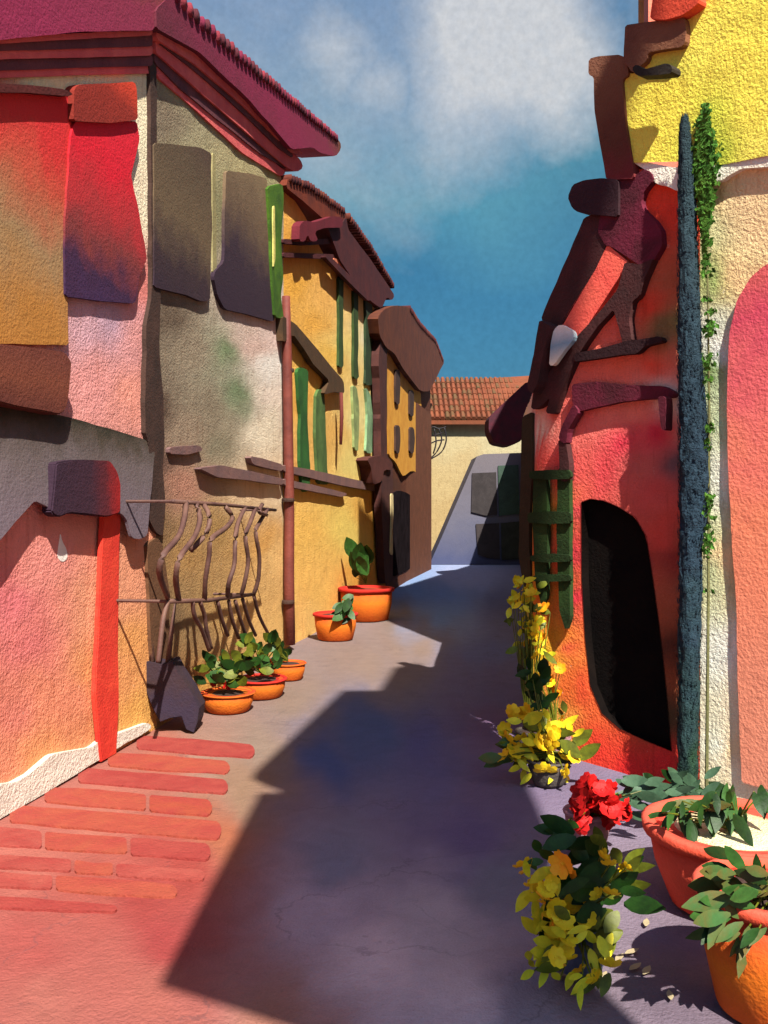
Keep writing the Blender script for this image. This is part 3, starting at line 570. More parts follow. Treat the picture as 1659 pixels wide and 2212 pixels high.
black = mat('black_doorway_plaster', (.010, .007, .006), (.005, .004, .004), rough=1, spec=0, bump=.3)
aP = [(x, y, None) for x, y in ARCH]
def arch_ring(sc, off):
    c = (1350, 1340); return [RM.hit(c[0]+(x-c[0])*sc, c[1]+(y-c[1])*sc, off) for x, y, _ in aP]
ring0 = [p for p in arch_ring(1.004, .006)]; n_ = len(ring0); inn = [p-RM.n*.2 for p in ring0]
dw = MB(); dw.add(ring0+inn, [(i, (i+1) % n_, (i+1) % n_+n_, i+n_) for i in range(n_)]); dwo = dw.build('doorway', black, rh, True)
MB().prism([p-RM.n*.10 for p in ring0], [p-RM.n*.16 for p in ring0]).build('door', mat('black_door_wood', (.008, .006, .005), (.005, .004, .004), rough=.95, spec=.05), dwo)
prism_body('rear_block', [(R2[0]+.5, R2[1]+.2), (R2[0]+RS.x*1.3+.2, R2[1]+RS.y*1.3+.5), (R2[0]+RS.x*1.3+4, R2[1]+6), (8, 20), (10.5, 41), (7.2, 41)], 5.0, cmat('rear_red', (200, 90, 80), 1), rh) if False else None
# inner backing so that no light leaks behind the thin front walls
def offp(F, u, d): p = F.at(u, 0, -d); return (p.x, p.y)
body_m = cmat('red_rear_plaster', (190, 84, 70), ER)
prism_body('rear_block', [offp(RM, .9, 1.3), offp(RM, 2.2, 1.3), (6.5, 11), (11, 40), (offp(RE, RE.len, .5)), offp(RE, 2.5, .5)], 4.9, body_m, rh)
wall('side_wall', RE, 1150, 1128, [(1150, 850), (1128, 905)], PLASTER, rh, [
    (1180, 950, (226, 84, 76)), (1240, 1000, (222, 76, 76)), (1220, 880, (228, 100, 90)), (1190, 1100, (228, 140, 50)), (1190, 1250, (230, 120, 44)), (1235, 1150, (216, 60, 72)), (1236, 1400, (224, 70, 50)), (1215, 1450, (230, 120, 50)), (1172, 930, (238, 226, 200)), (1200, 620, (226, 96, 80)), (1225, 700, (228, 100, 84)), (1150, 1150, (228, 150, 50)), (1200, 1400, (232, 150, 50))], EE, cell=.12)
MAR = cmat('dark_maroon_timber', (100, 26, 48), ER, (66, 22, 32)); BLKM = cmat('black_plum_timber', (56, 30, 36), ER, (44, 24, 30)); DK = cmat('dark_brown_timber', (62, 30, 30), ER*.8, (46, 26, 26))
RM.extr('eave_end', [(1226, 425), (1236, 400), (1262, 388), (1300, 384), (1335, 388), (1335, 468), (1290, 464), (1250, 460), (1236, 450)], .10, .16, BLKM, rh, 2)
RM.extr('roof_timber', [(1312, 384), (1368, 382), (1392, 364), (1406, 372), (1412, 388), (1392, 410), (1384, 436), (1388, 452), (1414, 476), (1428, 500), (1430, 532), (1412, 562), (1390, 578), (1370, 566), (1352, 552), (1318, 532), (1308, 530), (1290, 500), (1300, 450)], .07, .12, MAR, rh, 2.5)
RM.extr('roof_rafter', [(1262, 470), (1300, 455), (1322, 500), (1308, 532), (1285, 585), (1238, 664), (1216, 702), (1192, 716), (1168, 690), (1174, 672), (1215, 580)], .06, .14, DK, rh, 2.5)
RM.extr('salmon_gable', [(1312, 528), (1358, 566), (1330, 610), (1290, 672), (1246, 736), (1212, 700), (1240, 655), (1285, 585)], .06, .2, cmat('salmon_gable', (230, 104, 84), ER, (222, 88, 76)), rh, 1.5)
RM.extr('roof_rafter', [(1350, 566), (1382, 572), (1412, 558), (1392, 602), (1380, 640), (1366, 650), (1358, 690), (1364, 738), (1346, 748), (1334, 700), (1326, 668), (1290, 706), (1245, 772), (1218, 830), (1196, 896), (1178, 892), (1188, 858), (1166, 880), (1146, 884), (1152, 846), (1190, 800), (1238, 736), (1296, 672), (1334, 626)], .08, .12, DK, rh, 2.5)
RM.extr('roof_post', [(1165, 690), (1190, 706), (1174, 758), (1162, 828), (1148, 852), (1138, 836), (1152, 770)], .2, .2, DK, rh, 2)
RM.extr('white_patch', [(1196, 712), (1210, 700), (1238, 716), (1240, 732), (1216, 760), (1196, 790), (1186, 790), (1190, 740)], .16, .05, rmat('white_blue_patch', [(0, (236, 226, 200)), (.5, (120, 160, 180)), (1, (236, 230, 214))], ER), rh, 2)
RM.extr('tie_beam', [(1238, 764), (1300, 752), (1350, 738), (1425, 726), (1432, 738), (1392, 748), (1376, 764), (1346, 766), (1240, 782)], .09, .07, cmat('black_tie_beam', (44, 22, 26), ER), rh, 2)
RM.extr('tie_beam', [(1235, 830), (1290, 824), (1360, 832), (1430, 834), (1456, 848), (1454, 858), (1400, 862), (1340, 868), (1250, 888), (1236, 872)], .07, .09, MAR, rh, 2)
RM.extr('post', [(1420, 856), (1436, 856), (1438, 880), (1436, 930), (1428, 926)], .2, .1, MAR, rh, 1.5)
RM.extr('beam', [(1238, 872), (1250, 888), (1226, 930), (1222, 960), (1206, 950), (1212, 924)], .10, .08, MAR, rh, 1.5)
RM.extr('beam', [(1128, 900), (1150, 888), (1150, 1000), (1142, 1150), (1147, 1280), (1137, 1302), (1120, 1200), (1124, 1050)], .03, .1, cmat('olive_black_post', (54, 44, 28), ER), rh, 2)
RM.extr('beam', [(1206, 948), (1222, 956), (1230, 1004), (1228, 1040), (1210, 1040)], .09, .07, DK, rh, 1.5)
KF = Fac((3, 30), (8, 30)); KF.extr('eave_end', [(1088, 872), (1110, 850), (1138, 824), (1166, 832), (1156, 890), (1140, 900), (1128, 952), (1100, 962), (1068, 956), (1056, 930), (1056, 900)], 0, 1.2, cmat('wine_dark_eave', (80, 26, 42), ER, (56, 30, 40)), rh, 2.5)
TR = [cmat('dark_green_slat', (38, 62, 24), ER, (22, 40, 14)), cmat('black_green_slat', (30, 50, 20), ER)]
tp = RM.hit(1190, 1180, .1)
tre = thing('trellis', 'dark green wooden ladder trellis fixed on the corner of the red wall', 'trellis', (tp.x, tp.y, 0))
for pts in ([(1152, 1024), (1166, 1016), (1180, 1024), (1182, 1150), (1180, 1290), (1170, 1308), (1156, 1260), (1150, 1130)], [(1204, 1014), (1216, 1006), (1230, 1016), (1230, 1200), (1231, 1335), (1222, 1362), (1208, 1320), (1202, 1150)]):
    RM.extr('upright', pts, .08, .05, TR[0], tre, 2)
for y, t, xa in ((1014, 20, 1142), (1104, 26, 1140), (1196, 17, 1144), (1240, 15, 1148)):
    RM.extr('rung', [(xa, y+4), (1186, y), (1232, y+2), (1234, y+t), (1186, y+t+2), (xa, y+t)], .11, .03, TR[1], tre, 2)

# tall yellow and tan house
th_ = thing('tall_house', 'tall house with yellow upper storey, tan ground floor and pink arched door', 'house', (2.8, 7, 0))
wall('wall', RM, 1512, 2300, [(1512, 366), (2300, 300)], PLASTER, th_, [(1530, 500, (205, 200, 150)), (1535, 600, (150, 168, 100)), (1540, 900, (190, 200, 160)), (1545, 760, (236, 232, 220)), (1532, 1150, (186, 196, 150)), (1545, 1050, (226, 226, 206)), (1540, 1400, (232, 226, 212)), (1530, 1250, (190, 196, 150)), (1545, 1600, (236, 226, 206)), (1525, 800, (120, 150, 80)),
    (1600, 420, (222, 194, 146)), (1580, 600, (222, 190, 138)), (1650, 480, (222, 192, 142)), (1570, 1200, (224, 196, 148)), (1575, 1600, (226, 200, 152)), (1540, 1740, (236, 216, 176)), (1650, 1800, (236, 216, 176)), (1480, 1780, (236, 216, 176)), (2000, 800, (222, 190, 140))], ER)
wall('upper_wall', RM, 1346, 2300, [(1346, 160), (1398, 156), (1402, 106), (1470, 96), (1486, 20), (1500, -60), (1540, -140), (2300, -600)], PLASTER, th_, [(1500, 100, (230, 212, 84)), (1600, 100, (226, 208, 78)), (1450, 250, (230, 212, 78)), (1620, 250, (228, 210, 80)), (1400, 300, (230, 212, 80)), (1530, 250, (206, 204, 70)), (1530, 330, (180, 190, 60)), (1640, 320, (232, 214, 90)), (1900, 100, (226, 208, 78))], ER, off=.06, bottoms=[(1346, 352), (1500, 348), (1560, 356), (1660, 336), (2300, 200)])
prism_body('rear_block', [offp(RM, 1.5, .6), offp(RM, 6.5, .6), (9, 8.5), (6.2, 12)], 6.3, cmat('rear_yellow', (220, 200, 90), ER), th_)
# unseen tall blocks added behind the red house to shade the far street
prism_body('shading_block', [(2.98, 10.0), (6.5, 10.0), (7.5, 14.5), (4.25, 14.5)], 16.5, cmat('block_red', (200, 110, 90), ER), rh)
prism_body('shading_block', [(4.3, 15.0), (12, 15), (13, 30), (8.6, 30)], 15.0, cmat('block_ochre', (210, 160, 100), ER), rh)
RM.extr('string_course', [(1366, 348), (1400, 352), (1460, 362), (1560, 348), (1600, 338), (1660, 322), (1900, 280), (1900, 330), (1660, 360), (1600, 364), (1572, 380), (1560, 390), (1530, 392), (1462, 412), (1440, 402), (1420, 398), (1396, 368)], .05, .1, cmat('cream_string_course', (234, 228, 210), ER, (218, 210, 190), bump=.7), th_, 3)
BRN = rmat('brown_corner_timber', [(0, (104, 36, 40)), (.35, (88, 48, 34)), (.75, (110, 70, 48)), (1, (118, 78, 58))], ER)
RM.extr('corner_timber', [(1272, 128), (1290, 122), (1340, 118), (1352, 128), (1358, 162), (1344, 172), (1350, 250), (1358, 310), (1366, 350), (1370, 386), (1310, 388), (1294, 300), (1284, 240), (1282, 166), (1271, 160)], .09, .16, BRN, th_, 2)
RM.extr('eave_block', [(1350, 54), (1400, 46), (1440, 42), (1478, 36), (1482, 60), (1480, 92), (1470, 102), (1440, 106), (1400, 112), (1398, 130), (1366, 158), (1346, 130), (1348, 100)], .12, .2, cmat('brown_eave_block', (122, 80, 56), ER, (98, 60, 44)), th_, 2.5)
RM.extr('roof_tile_end', [(1404, 40), (1412, -20), (1500, -40), (1512, 4), (1490, 22), (1470, 34), (1440, 42)], .16, .2, cmat('orange_roof_end', (206, 76, 48), ER, (180, 60, 40)), th_, 3)
RM.extr('eave_block', [(1364, 148), (1376, 138), (1390, 150), (1440, 136), (1452, 144), (1450, 158), (1420, 162), (1376, 164)], .28, .12, cmat('black_bracket', (44, 38, 32), ER), th_, 2)
RM.extr('arched_door', [(1850, 680), (1800, 590), (1740, 552), (1690, 555), (1650, 574), (1620, 600), (1592, 650), (1575, 720), (1570, 850), (1572, 1000), (1580, 1150), (1590, 1300), (1594, 1500), (1602, 1690), (1850, 1760)], .035, .06,
    rmat('pink_arched_door', [(0, (214, 136, 108)), (.25, (214, 132, 104)), (.5, (222, 128, 96)), (.75, (214, 104, 100)), (.9, (196, 72, 92)), (1, (200, 90, 90))], ER, scale=1.2), th_, 2)

# wall added behind the camera, outline shaped to throw the long street shadow
Dc = -2.0
def cast(px, py):
    X, D = gp(px, py); return cast_w(X, D)
def cast_w(X, D):
    t = (D-Dc)/TRAVEL.y; return (X-TRAVEL.x*t, t*math.tan(SUN_EL))
prof = [cast(*p) for p in ((829, 2212), (365, 2080), (560, 1710), (655, 1708), (550, 1665), (740, 1490), (820, 1490), (850, 1442))]
a_ = prof[0]
right = [cast_w(.55, 14.2), cast_w(.8, 12.0), cast_w(1.2, 10.0), cast_w(1.3, 8.6), cast_w(1.25, 6.8), cast_w(.95, 5.0)]
outl = [(a_[0]+.1, 0)]+[(a_[0]+.1, a_[1]-.1)]+prof[1:]+right+[(right[-1][0], 0)]
bg_ = thing('shadow_caster', 'thin pale plaster wall added behind the camera to cast the road shadow', 'shadow caster', (a_[0]+.5, Dc, 0))
MB().prism([Vector((x, Dc, z)) for x, z in outl], [Vector((x, Dc-.22, z)) for x, z in outl]).build('wall', cmat('caster_plaster', (220, 200, 170), ER), bg_)

# ------------------------------------------------------------------ plants
def leaf_mesh(name, m, L_=1.0, w=.22, droop=.25, fold=.1, n=5):
    vs = []; fs = []
    for i in range(n+1):
        t = i/n; ww = w*math.sin(math.pi*min(1, t*.96+.03))**.75*(1-.25*t); x = L_*t; z = -droop*L_*t*t
        vs += [(x, -ww, z+fold*ww), (x, 0, z), (x, ww, z+fold*ww)]
    for i in range(n):
        a = i*3; fs += [(a, a+1, a+4, a+3), (a+1, a+2, a+5, a+4)]
    me = bpy.data.meshes.new(name); me.from_pydata(vs, [], fs); me.materials.append(m); me.polygons.foreach_set('use_smooth', [True]*len(fs)); return me
def flower_mesh(name, m, petals=6, r=1.0):
    vs = []; fs = []
    for k in range(petals):
        q = 2*math.pi*k/petals; 
        k0 = len(vs)
        for t, w in ((0.02, .08), (.35, .3), (.7, .42), (1.0, .22)):
            for s_ in (-1, 1):
                x, y = r*t, s_*w*r
                vs.append((x*math.cos(q)-y*math.sin(q), x*math.sin(q)+y*math.cos(q), .35*r*t*t+(.02*k)))
        for i in range(3): a = k0+i*2; fs.append((a, a+1, a+3, a+2))
    k0 = len(vs); seg = 6
    for z, rr in ((0, .2), (.16, .16), (.2, .02)):
        for k in range(seg): q = 2*math.pi*k/seg; vs.append((rr*r*math.cos(q), rr*r*math.sin(q), z*r))
    for i in range(2):
        for k in range(seg): fs.append((k0+i*seg+k, k0+i*seg+(k+1) % seg, k0+(i+1)*seg+(k+1) % seg, k0+(i+1)*seg+k))
    me = bpy.data.meshes.new(name); me.from_pydata(vs, [], fs); me.materials.append(m); return me
def put(name, me, parent, loc, rot, s=1.0, off=None):
    o = bpy.data.objects.new(name, me); COL.objects.link(o); o.parent = parent
    o.location = Vector(loc)-worldloc(parent); o.rotation_euler = rot; o.scale = (s, s, s) if not isinstance(s, tuple) else s; return o
def pix(px, py, D): return Vector(((px-CX)/FPX*D, D, CAMH-(py-CY)/FPX*D))
M_ = {
 'dgreen': cmat('dark_green_leaf', (36, 74, 20), 1.4, (24, 52, 16), rough=.5, bump=.1, scale=9), 'olive': cmat('olive_leaf', (120, 130, 34), 1.4, (86, 90, 24), rough=.5, bump=.1, scale=9),
 'mgreen': cmat('mid_green_leaf', (62, 108, 44), 1.4, (44, 76, 28), rough=.5, bump=.1, scale=9), 'brgreen': cmat('brown_green_leaf', (92, 78, 34), 1.1, (56, 92, 46), rough=.55, bump=.1, scale=7),
 'yellow': cmat('yellow_petal', (240, 208, 30), 1.1, (230, 180, 24), rough=.6, bump=.1, scale=9, grain=.12), 'orange': cmat('orange_petal', (238, 140, 20), 1.1, (236, 172, 24), rough=.6, bump=.1, scale=9, grain=.12),
 'red': cmat('red_petal', (206, 26, 22), 1.1, (180, 18, 20), rough=.6, bump=.1, scale=9), 'teal': cmat('grey_green_leaf', (74, 104, 78), 1.2, (56, 84, 62), rough=.5, bump=.1, scale=9),
}
M_['lime'] = cmat('lime_yellow_leaf', (226, 206, 40), 1.0, (186, 180, 34), rough=.5, bump=.1, scale=9, grain=.15)
LM = {k: leaf_mesh('leaf', M_[k]) for k in ('lime', 'dgreen', 'olive', 'mgreen', 'brgreen', 'teal', 'yellow')}
FM = {k: flower_mesh('blossom', M_[k]) for k in ('yellow', 'orange', 'red')}
def plant(name, label, cat, base, top, spread, leaves, blooms, group=None):
    """base: soil point; leaves / blooms: (kind, px, py, D, size, angle) placed one by one"""
    t = thing(name, label, cat, tuple(base), group)
    st = MB()
    for (k, p, s_, rot) in leaves:
        put('leaf', LM[k], t, p, rot, s_)
    for (k, p, s_, rot) in blooms:
        put('blossom', FM[k], t, p, rot, s_)
    n = 0
    pts = [q[1] for q in leaves]+[q[1] for q in blooms]
    random.Random(3).shuffle(pts)
    for p in pts[:40]:
        mid = (Vector(base)*.5+p*.5)+Vector((random.uniform(-.03, .03), 0, .03)); st.tube([Vector(base), mid, p], [.008, .006, .004], 5)
    if st.v: st.build('stem', M_['olive'], t)
    return t
def frot(tilt=.6): # blossom facing roughly to the street side and up
    return (math.radians(55)+random.uniform(-tilt, tilt), random.uniform(-tilt, tilt), random.uniform(0, 6))
def lrot(ang, jy=.5): # a leaf pointing along a picture angle (degrees, 0 = right, 90 = up)
    a = math.radians(ang); d = Vector((math.cos(a), random.uniform(-jy, jy*.3), math.sin(a))).normalized()
    x = d; y = d.cross(Vector((random.uniform(-.4, .4), -1, random.uniform(-.2, .5)))).normalized(); z = x.cross(y)
    return Matrix((x, y, z)).transposed().to_euler()
def scatter(n, x0, y0, x1, y1, D, jd=.15):
    for _ in range(n):
        yield pix(random.uniform(x0, x1), random.uniform(y0, y1), D+random.uniform(-jd, jd))
SOIL = mat('dark_soil', (.05, .03, .025), bump=.6)
def pot(name, label, c, r, h, m, mr=None, cat='flower pot', group=None, taper=.7, rim=.12, jit=.02, soil=True):
    t = thing(name, label, cat, tuple(c), group)
    MB().lathe([(r*taper*.92, 0), (r*taper, .02), (r*(taper+(1-taper)*.6), h*.5), (r*.93, h*(1-rim)), (r*.9, h*(1-rim)+.002), (r*.86, h*.93), (r*.3, h*.9)], c, 32, jit).build('body', m, t, True)
    MB().lathe([(r*.94, h*(1-rim)), (r, h*(1-rim)+.01), (r*1.02, h-.01), (r*.98, h), (r*.88, h), (r*.87, h*(1-rim)+.01)], c, 32, jit).build('rim', mr or m, t, True)
    if soil: MB().lathe([(r*.5, h*.88), (r*.87, h*.90), (r*.5, h*.93)], c, 20, .1).build('soil', soil if soil is not True else SOIL, t, True)
    return t
TC = rmat('orange_terracotta', [(0, (226, 96, 24)), (.5, (236, 120, 24)), (.85, (226, 84, 40)), (1, (222, 72, 52))], 1.3, scale=2)
TR_ = rmat('red_terracotta', [(0, (216, 70, 44)), (.5, (224, 84, 56)), (1, (226, 90, 70))], 1.2, scale=2)
OLV = cmat('olive_grey_glaze', (86, 80, 70), .9, (60, 54, 56)); GREY = cmat('blue_grey_glaze', (96, 106, 130), .8, (70, 72, 100)); MAUV = cmat('mauve_glaze', (150, 104, 104), .9, (120, 96, 110))

# big pots at the lower right
c1 = gp(1668, 2178); pot('terracotta_pot', 'large orange terracotta pot at the lower right corner of the street', (c1[0], c1[1], 0), .36, .60, TC, TR_, taper=.72)
L1 = []
for (x, y, a, s_, k) in ((1600, 1880, 155, .30, 'brgreen'), (1560, 1930, 190, .26, 'brgreen'), (1580, 1990, 205, .34, 'brgreen'), (1620, 1940, 170, .36, 'mgreen'), (1640, 2000, 225, .34, 'brgreen'), (1600, 1960, 178, .40, 'mgreen'), (1650, 1900, 150, .36, 'brgreen'), (1655, 1960, 20, .3, 'mgreen'), (1640, 1990, 250, .2, 'brgreen'), (1680, 1930, 40, .3, 'brgreen'), (1700, 1960, -10, .32, 'mgreen'), (1660, 1930, 100, .24, 'mgreen'), (1620, 2010, 200, .3, 'brgreen'), (1590, 1900, 172, .34, 'brgreen')):
    for q_ in range(4):
        s2 = s_*random.uniform(.4, .66); L1.append((random.choice((k, k, 'mgreen', 'brgreen', 'dgreen')), pix(x+random.uniform(-26, 26), y+random.uniform(-26, 26), c1[1]-.26+random.uniform(-.08, .14)), (s2, s2*random.uniform(.7, 1.1), s2), lrot(a+random.uniform(-28, 28), .35)))
plant('leafy_plant', 'brown green broad leaved plant spilling over the rim of the large orange pot', 'plant', (c1[0], c1[1], .53), 0, 0, L1, [])
c2 = gp(1478, 2010); pot('terracotta_pot', 'wide red terracotta bowl filled with pale gravel just behind the large orange pot', (2.14, 5.42, 0), .535, .50, TR_, taper=.7, rim=.16, soil=cmat('cream_gravel', (240, 226, 184), .9, (214, 196, 150), bump=1, bscale=60))
L2 = []
for (x, y, a, s_, k) in ((1470, 1740, 250, .22, 'dgreen'), (1490, 1760, 262, .25, 'dgreen'), (1520, 1750, 275, .22, 'dgreen'), (1450, 1745, 215, .2, 'dgreen'), (1540, 1730, 290, .22, 'dgreen'), (1580, 1700, 268, .36, 'dgreen'), (1576, 1740, 80, .16, 'dgreen'), (1560, 1730, 200, .26, 'dgreen'), (1640, 1710, 265, .24, 'dgreen'), (1600, 1760, 280, .24, 'dgreen'), (1500, 1740, 185, .2, 'brgreen'), (1530, 1745, 10, .2, 'brgreen'), (1440, 1760, 190, .12, 'dgreen'), (1500, 1780, 280, .2, 'dgreen')):
    for q_ in range(4):
        s2 = s_*random.uniform(.5, .85); L2.append((random.choice((k, k, 'mgreen')), pix(x+random.uniform(-16, 16), y+random.uniform(-18, 12), 5.35+random.uniform(-.2, .1)), (s2, s2*random.uniform(.7, 1.1), s2), lrot(a+random.uniform(-22, 22), .3)))
plant('leafy_plant', 'dark green plant with hanging leaves standing in the wide red bowl', 'plant', (2.14, 5.42, .45), 0, 0, L2, [])

# flower clump in front (yellow with long dark leaves)
R_ = random.Random(5)
def clump(label, leaves_spec, bloom_spec, base):
    Ls = []; Bs = []
    for (n, k, x0, y0, x1, y1, D, a0, a1, s0, s1) in leaves_spec:
        for _ in range(n):
            s_ = R_.uniform(s0, s1); Ls.append((k, pix(R_.uniform(x0, x1), R_.uniform(y0, y1), D+R_.uniform(-.12, .12)), (s_, s_*R_.uniform(.9, 1.4), s_), lrot(R_.uniform(a0, a1), .4)))
    for (n, k, x0, y0, x1, y1, D, s0, s1) in bloom_spec:
        for _ in range(int(n*1.9)):
            Bs.append((k, pix(R_.uniform(x0, x1), R_.uniform(y0, y1), D+R_.uniform(-.12, .12)), R_.uniform(s0, s1), frot()))
    return plant('flowering_plant', label, 'plant', base, 0, 0, Ls, Bs)
b = gp(1262, 2120); pot('glazed_pot', 'blue grey glazed pot almost hidden under the yellow flowers in front', (b[0], b[1]+.12, 0), .17, .26, GREY)
clump('yellow flowers with long dark green leaves, nearest clump beside the large pot',
      [(9, 'dgreen', 1230, 1800, 1320, 1860, 4.55, 130, 235, .16, .26), (9, 'dgreen', 1240, 1860, 1330, 1960, 4.5, 160, 225, .16, .26), (10, 'olive', 1260, 1930, 1350, 2060, 4.45, 150, 240, .12, .22), (8, 'olive', 1200, 1980, 1340, 2110, 4.35, 100, 300, .1, .18), (5, 'dgreen', 1270, 1880, 1350, 2000, 4.5, 0, 90, .12, .2), (4, 'mgreen', 1140, 1830, 1200, 1880, 4.5, 60, 200, .08, .12), (30, 'lime', 1140, 1870, 1230, 2100, 4.42, 100, 300, .07, .14), (24, 'lime', 1200, 2000, 1330, 2130, 4.34, 120, 300, .07, .13), (14, 'olive', 1260, 1820, 1360, 1940, 4.5, 0, 200, .1, .16), (10, 'dgreen', 1210, 1860, 1330, 2000, 4.42, 180, 220, .14, .2)],
      [(5, 'yellow', 1130, 1860, 1200, 1950, 4.4, .04, .06), (5, 'yellow', 1190, 1950, 1240, 2060, 4.35, .04, .065), (4, 'yellow', 1190, 2050, 1320, 2120, 4.28, .04, .06), (3, 'yellow', 1250, 1900, 1340, 1990, 4.35, .04, .06), (4, 'orange', 1190, 1860, 1230, 2010, 4.4, .05, .07), (4, 'yellow', 1290, 1830, 1360, 1880, 4.4, .03, .05)], (b[0], b[1]+.12, .22))
b = gp(1236, 1846); pot('glazed_pot', 'small mauve glazed pot under the red blossoms', (b[0]+.12, b[1]+.05, 0), .17, .30, MAUV)
clump('ball of bright red blossoms in the mauve pot, beside the yellow clumps',
      [(7, 'teal', 1300, 1680, 1360, 1760, 6.3, -30, 60, .1, .18), (5, 'dgreen', 1200, 1780, 1290, 1810, 6.0, 150, 220, .12, .18), (5, 'teal', 1330, 1690, 1420, 1720, 6.4, -10, 30, .14, .2)],
      [(26, 'red', 1245, 1690, 1330, 1790, 6.1, .05, .085), (5, 'red', 1330, 1730, 1360, 1770, 6.2, .04, .05)], (b[0]+.12, b[1]+.05, .26))
b = gp(1180, 1700); pot('glazed_pot', 'grey glazed pot under the second yellow flower clump', (b[0]+.04, b[1]+.1, 0), .2, .22, OLV)
clump('yellow flowers and curled olive leaves in front of the arched doorway corner',
      [(16, 'dgreen', 1120, 1440, 1185, 1540, 8.1, 20, 200, .14, .24), (26, 'lime', 1085, 1550, 1240, 1680, 7.8, 0, 360, .12, .22), (9, 'olive', 1120, 1560, 1240, 1660, 7.9, 120, 250, .18, .3), (8, 'olive', 1160, 1580, 1250, 1680, 7.8, -40, 80, .18, .28), (5, 'brgreen', 1080, 1560, 1140, 1660, 7.8, 140, 220, .16, .26)],
      [(5, 'yellow', 1085, 1560, 1160, 1640, 7.8, .06, .1), (7, 'yellow', 1160, 1570, 1240, 1690, 7.7, .06, .1), (3, 'yellow', 1095, 1520, 1140, 1560, 7.9, .06, .09)], (b[0]+.04, b[1]+.1, .26))
b = gp(1205, 1648); pot('glazed_pot', 'low mauve pot under the orange blossoms by the corner', (b[0], b[1]+.06, 0), .14, .24, MAUV)
clump('orange blossoms climbing the corner of the red house', [(8, 'olive', 1170, 1400, 1225, 1560, 8.62, 60, 220, .12, .2)], [(4, 'orange', 1180, 1440, 1225, 1570, 8.58, .05, .08), (2, 'yellow', 1150, 1400, 1190, 1480, 8.6, .05, .07)], (b[0], b[1]+.1, .28))
b = gp(1142, 1628); pot('glazed_pot', 'dark grey pot at the house corner below the golden climbing blossoms', (b[0], b[1]-.1, 0), .15, .26, OLV)
clump('golden yellow blossoms under the green trellis, farthest on the right side', [(14, 'olive', 1100, 1250, 1190, 1400, 8.85, 100, 260, .1, .18), (26, 'lime', 1102, 1245, 1150, 1320, 8.8, 0, 360, .07, .13), (26, 'lime', 1118, 1330, 1185, 1415, 8.8, 0, 360, .07, .13)], [(4, 'yellow', 1108, 1250, 1150, 1300, 8.8, .05, .075), (4, 'yellow', 1120, 1335, 1170, 1400, 8.75, .05, .08), (2, 'orange', 1150, 1290, 1190, 1380, 8.8, .05, .07)], (b[0], b[1]-.1, .24))
# low grey green shrub along the foot of the wall
sh = thing('low_shrub', 'low grey green shrub along the foot of the tan wall', 'shrub', (2.35, 6.9, 0))
for _ in range(60):
    x = random.uniform(1350, 1545); y = random.uniform(1690, 1745)-(x-1350)*.06; s_ = random.uniform(.1, .2)
    put('leaf', LM[random.choice(('teal', 'teal', 'dgreen'))], sh, pix(x, y, 6.75+random.uniform(-.1, .1)), lrot(random.choice((random.uniform(-30, 60), random.uniform(120, 210))), .3), (s_, s_, s_))
st = MB()
for k in range(12):
    q = pix(1360+k*15, 1720, 6.75); st.tube([(2.2+.02*k, 6.8, 0), (q.x*.5+1.1, 6.78, .25), q], [.012, .01, .006], 5)
st.build('stem', M_['olive'], sh)

# slim dark cypress against the wall
cy = thing('cypress', 'very slim dark blue green cypress standing against the wall by the pink door', 'tree', (*((1486-CX)/FPX*7.42, 7.42), 0))
cprof = [(1479, 264, 5), (1479, 285, 11), (1481, 340, 14), (1484, 420, 19), (1487, 600, 24), (1490, 780, 27), (1497, 900, 31), (1500, 980, 34), (1499, 1080, 32), (1492, 1200, 26), (1489, 1400, 25), (1487, 1560, 23), (1485, 1700, 24), (1484, 1760, 20)]
cen = [pix(x, y, 7.42) for x, y, w in cprof]; rad = [w/FPX*7.42 for _, _, w in cprof]
core = MB(); seg = 20; vs = []; ptsz = []
for i in range(len(cen)-1):
    for k in range(8): t = k/8; ptsz.append((cen[i].lerp(cen[i+1], t), rad[i]*(1-t)+rad[i+1]*t))
ptsz.append((cen[-1], rad[-1]))
for p, r in ptsz:
    for k in range(seg):
        q = 2*math.pi*k/seg; rr = r*(.9+.22*fbm(math.cos(q)*1.5, math.sin(q)*1.5, p.z*5)); vs.append((p.x+rr*math.cos(q), p.y+rr*math.sin(q), p.z))
core.add(vs, [(i*seg+k, i*seg+(k+1) % seg, (i+1)*seg+(k+1) % seg, (i+1)*seg+k) for i in range(len(ptsz)-1) for k in range(seg)]+[tuple(range(seg))])
cy_m = rmat('cypress_foliage', [(0, (32, 66, 36)), (.1, (36, 62, 60)), (.35, (34, 56, 72)), (.6, (30, 52, 66)), (1, (44, 66, 72))], 1.1, rough=.8, bump=.8, bscale=60)
fo = core
for _ in range(5200):
    i = random.randrange(len(ptsz)); p, r = ptsz[i]; q = random.uniform(0, 2*math.pi); rr = r*random.uniform(.86, 1.06)
    b0 = Vector((p.x+rr*math.cos(q), p.y+rr*math.sin(q), p.z+random.uniform(-.03, .03))); o_ = Vector((math.cos(q), math.sin(q), 0)); tt = Vector((-math.sin(q), math.cos(q), 0))
    h = random.uniform(.03, .06); w = .009
    fo.add([b0-tt*w, b0+tt*w, b0+o_*.010+Vector((0, 0, h))], [(0, 1, 2)])
fo.build('crown', cy_m, cy)
MB().tube([(cy.location.x, 7.42, 0), (cy.location.x, 7.42, .3)], [.06, .05], 8).build('trunk', cor, cy)
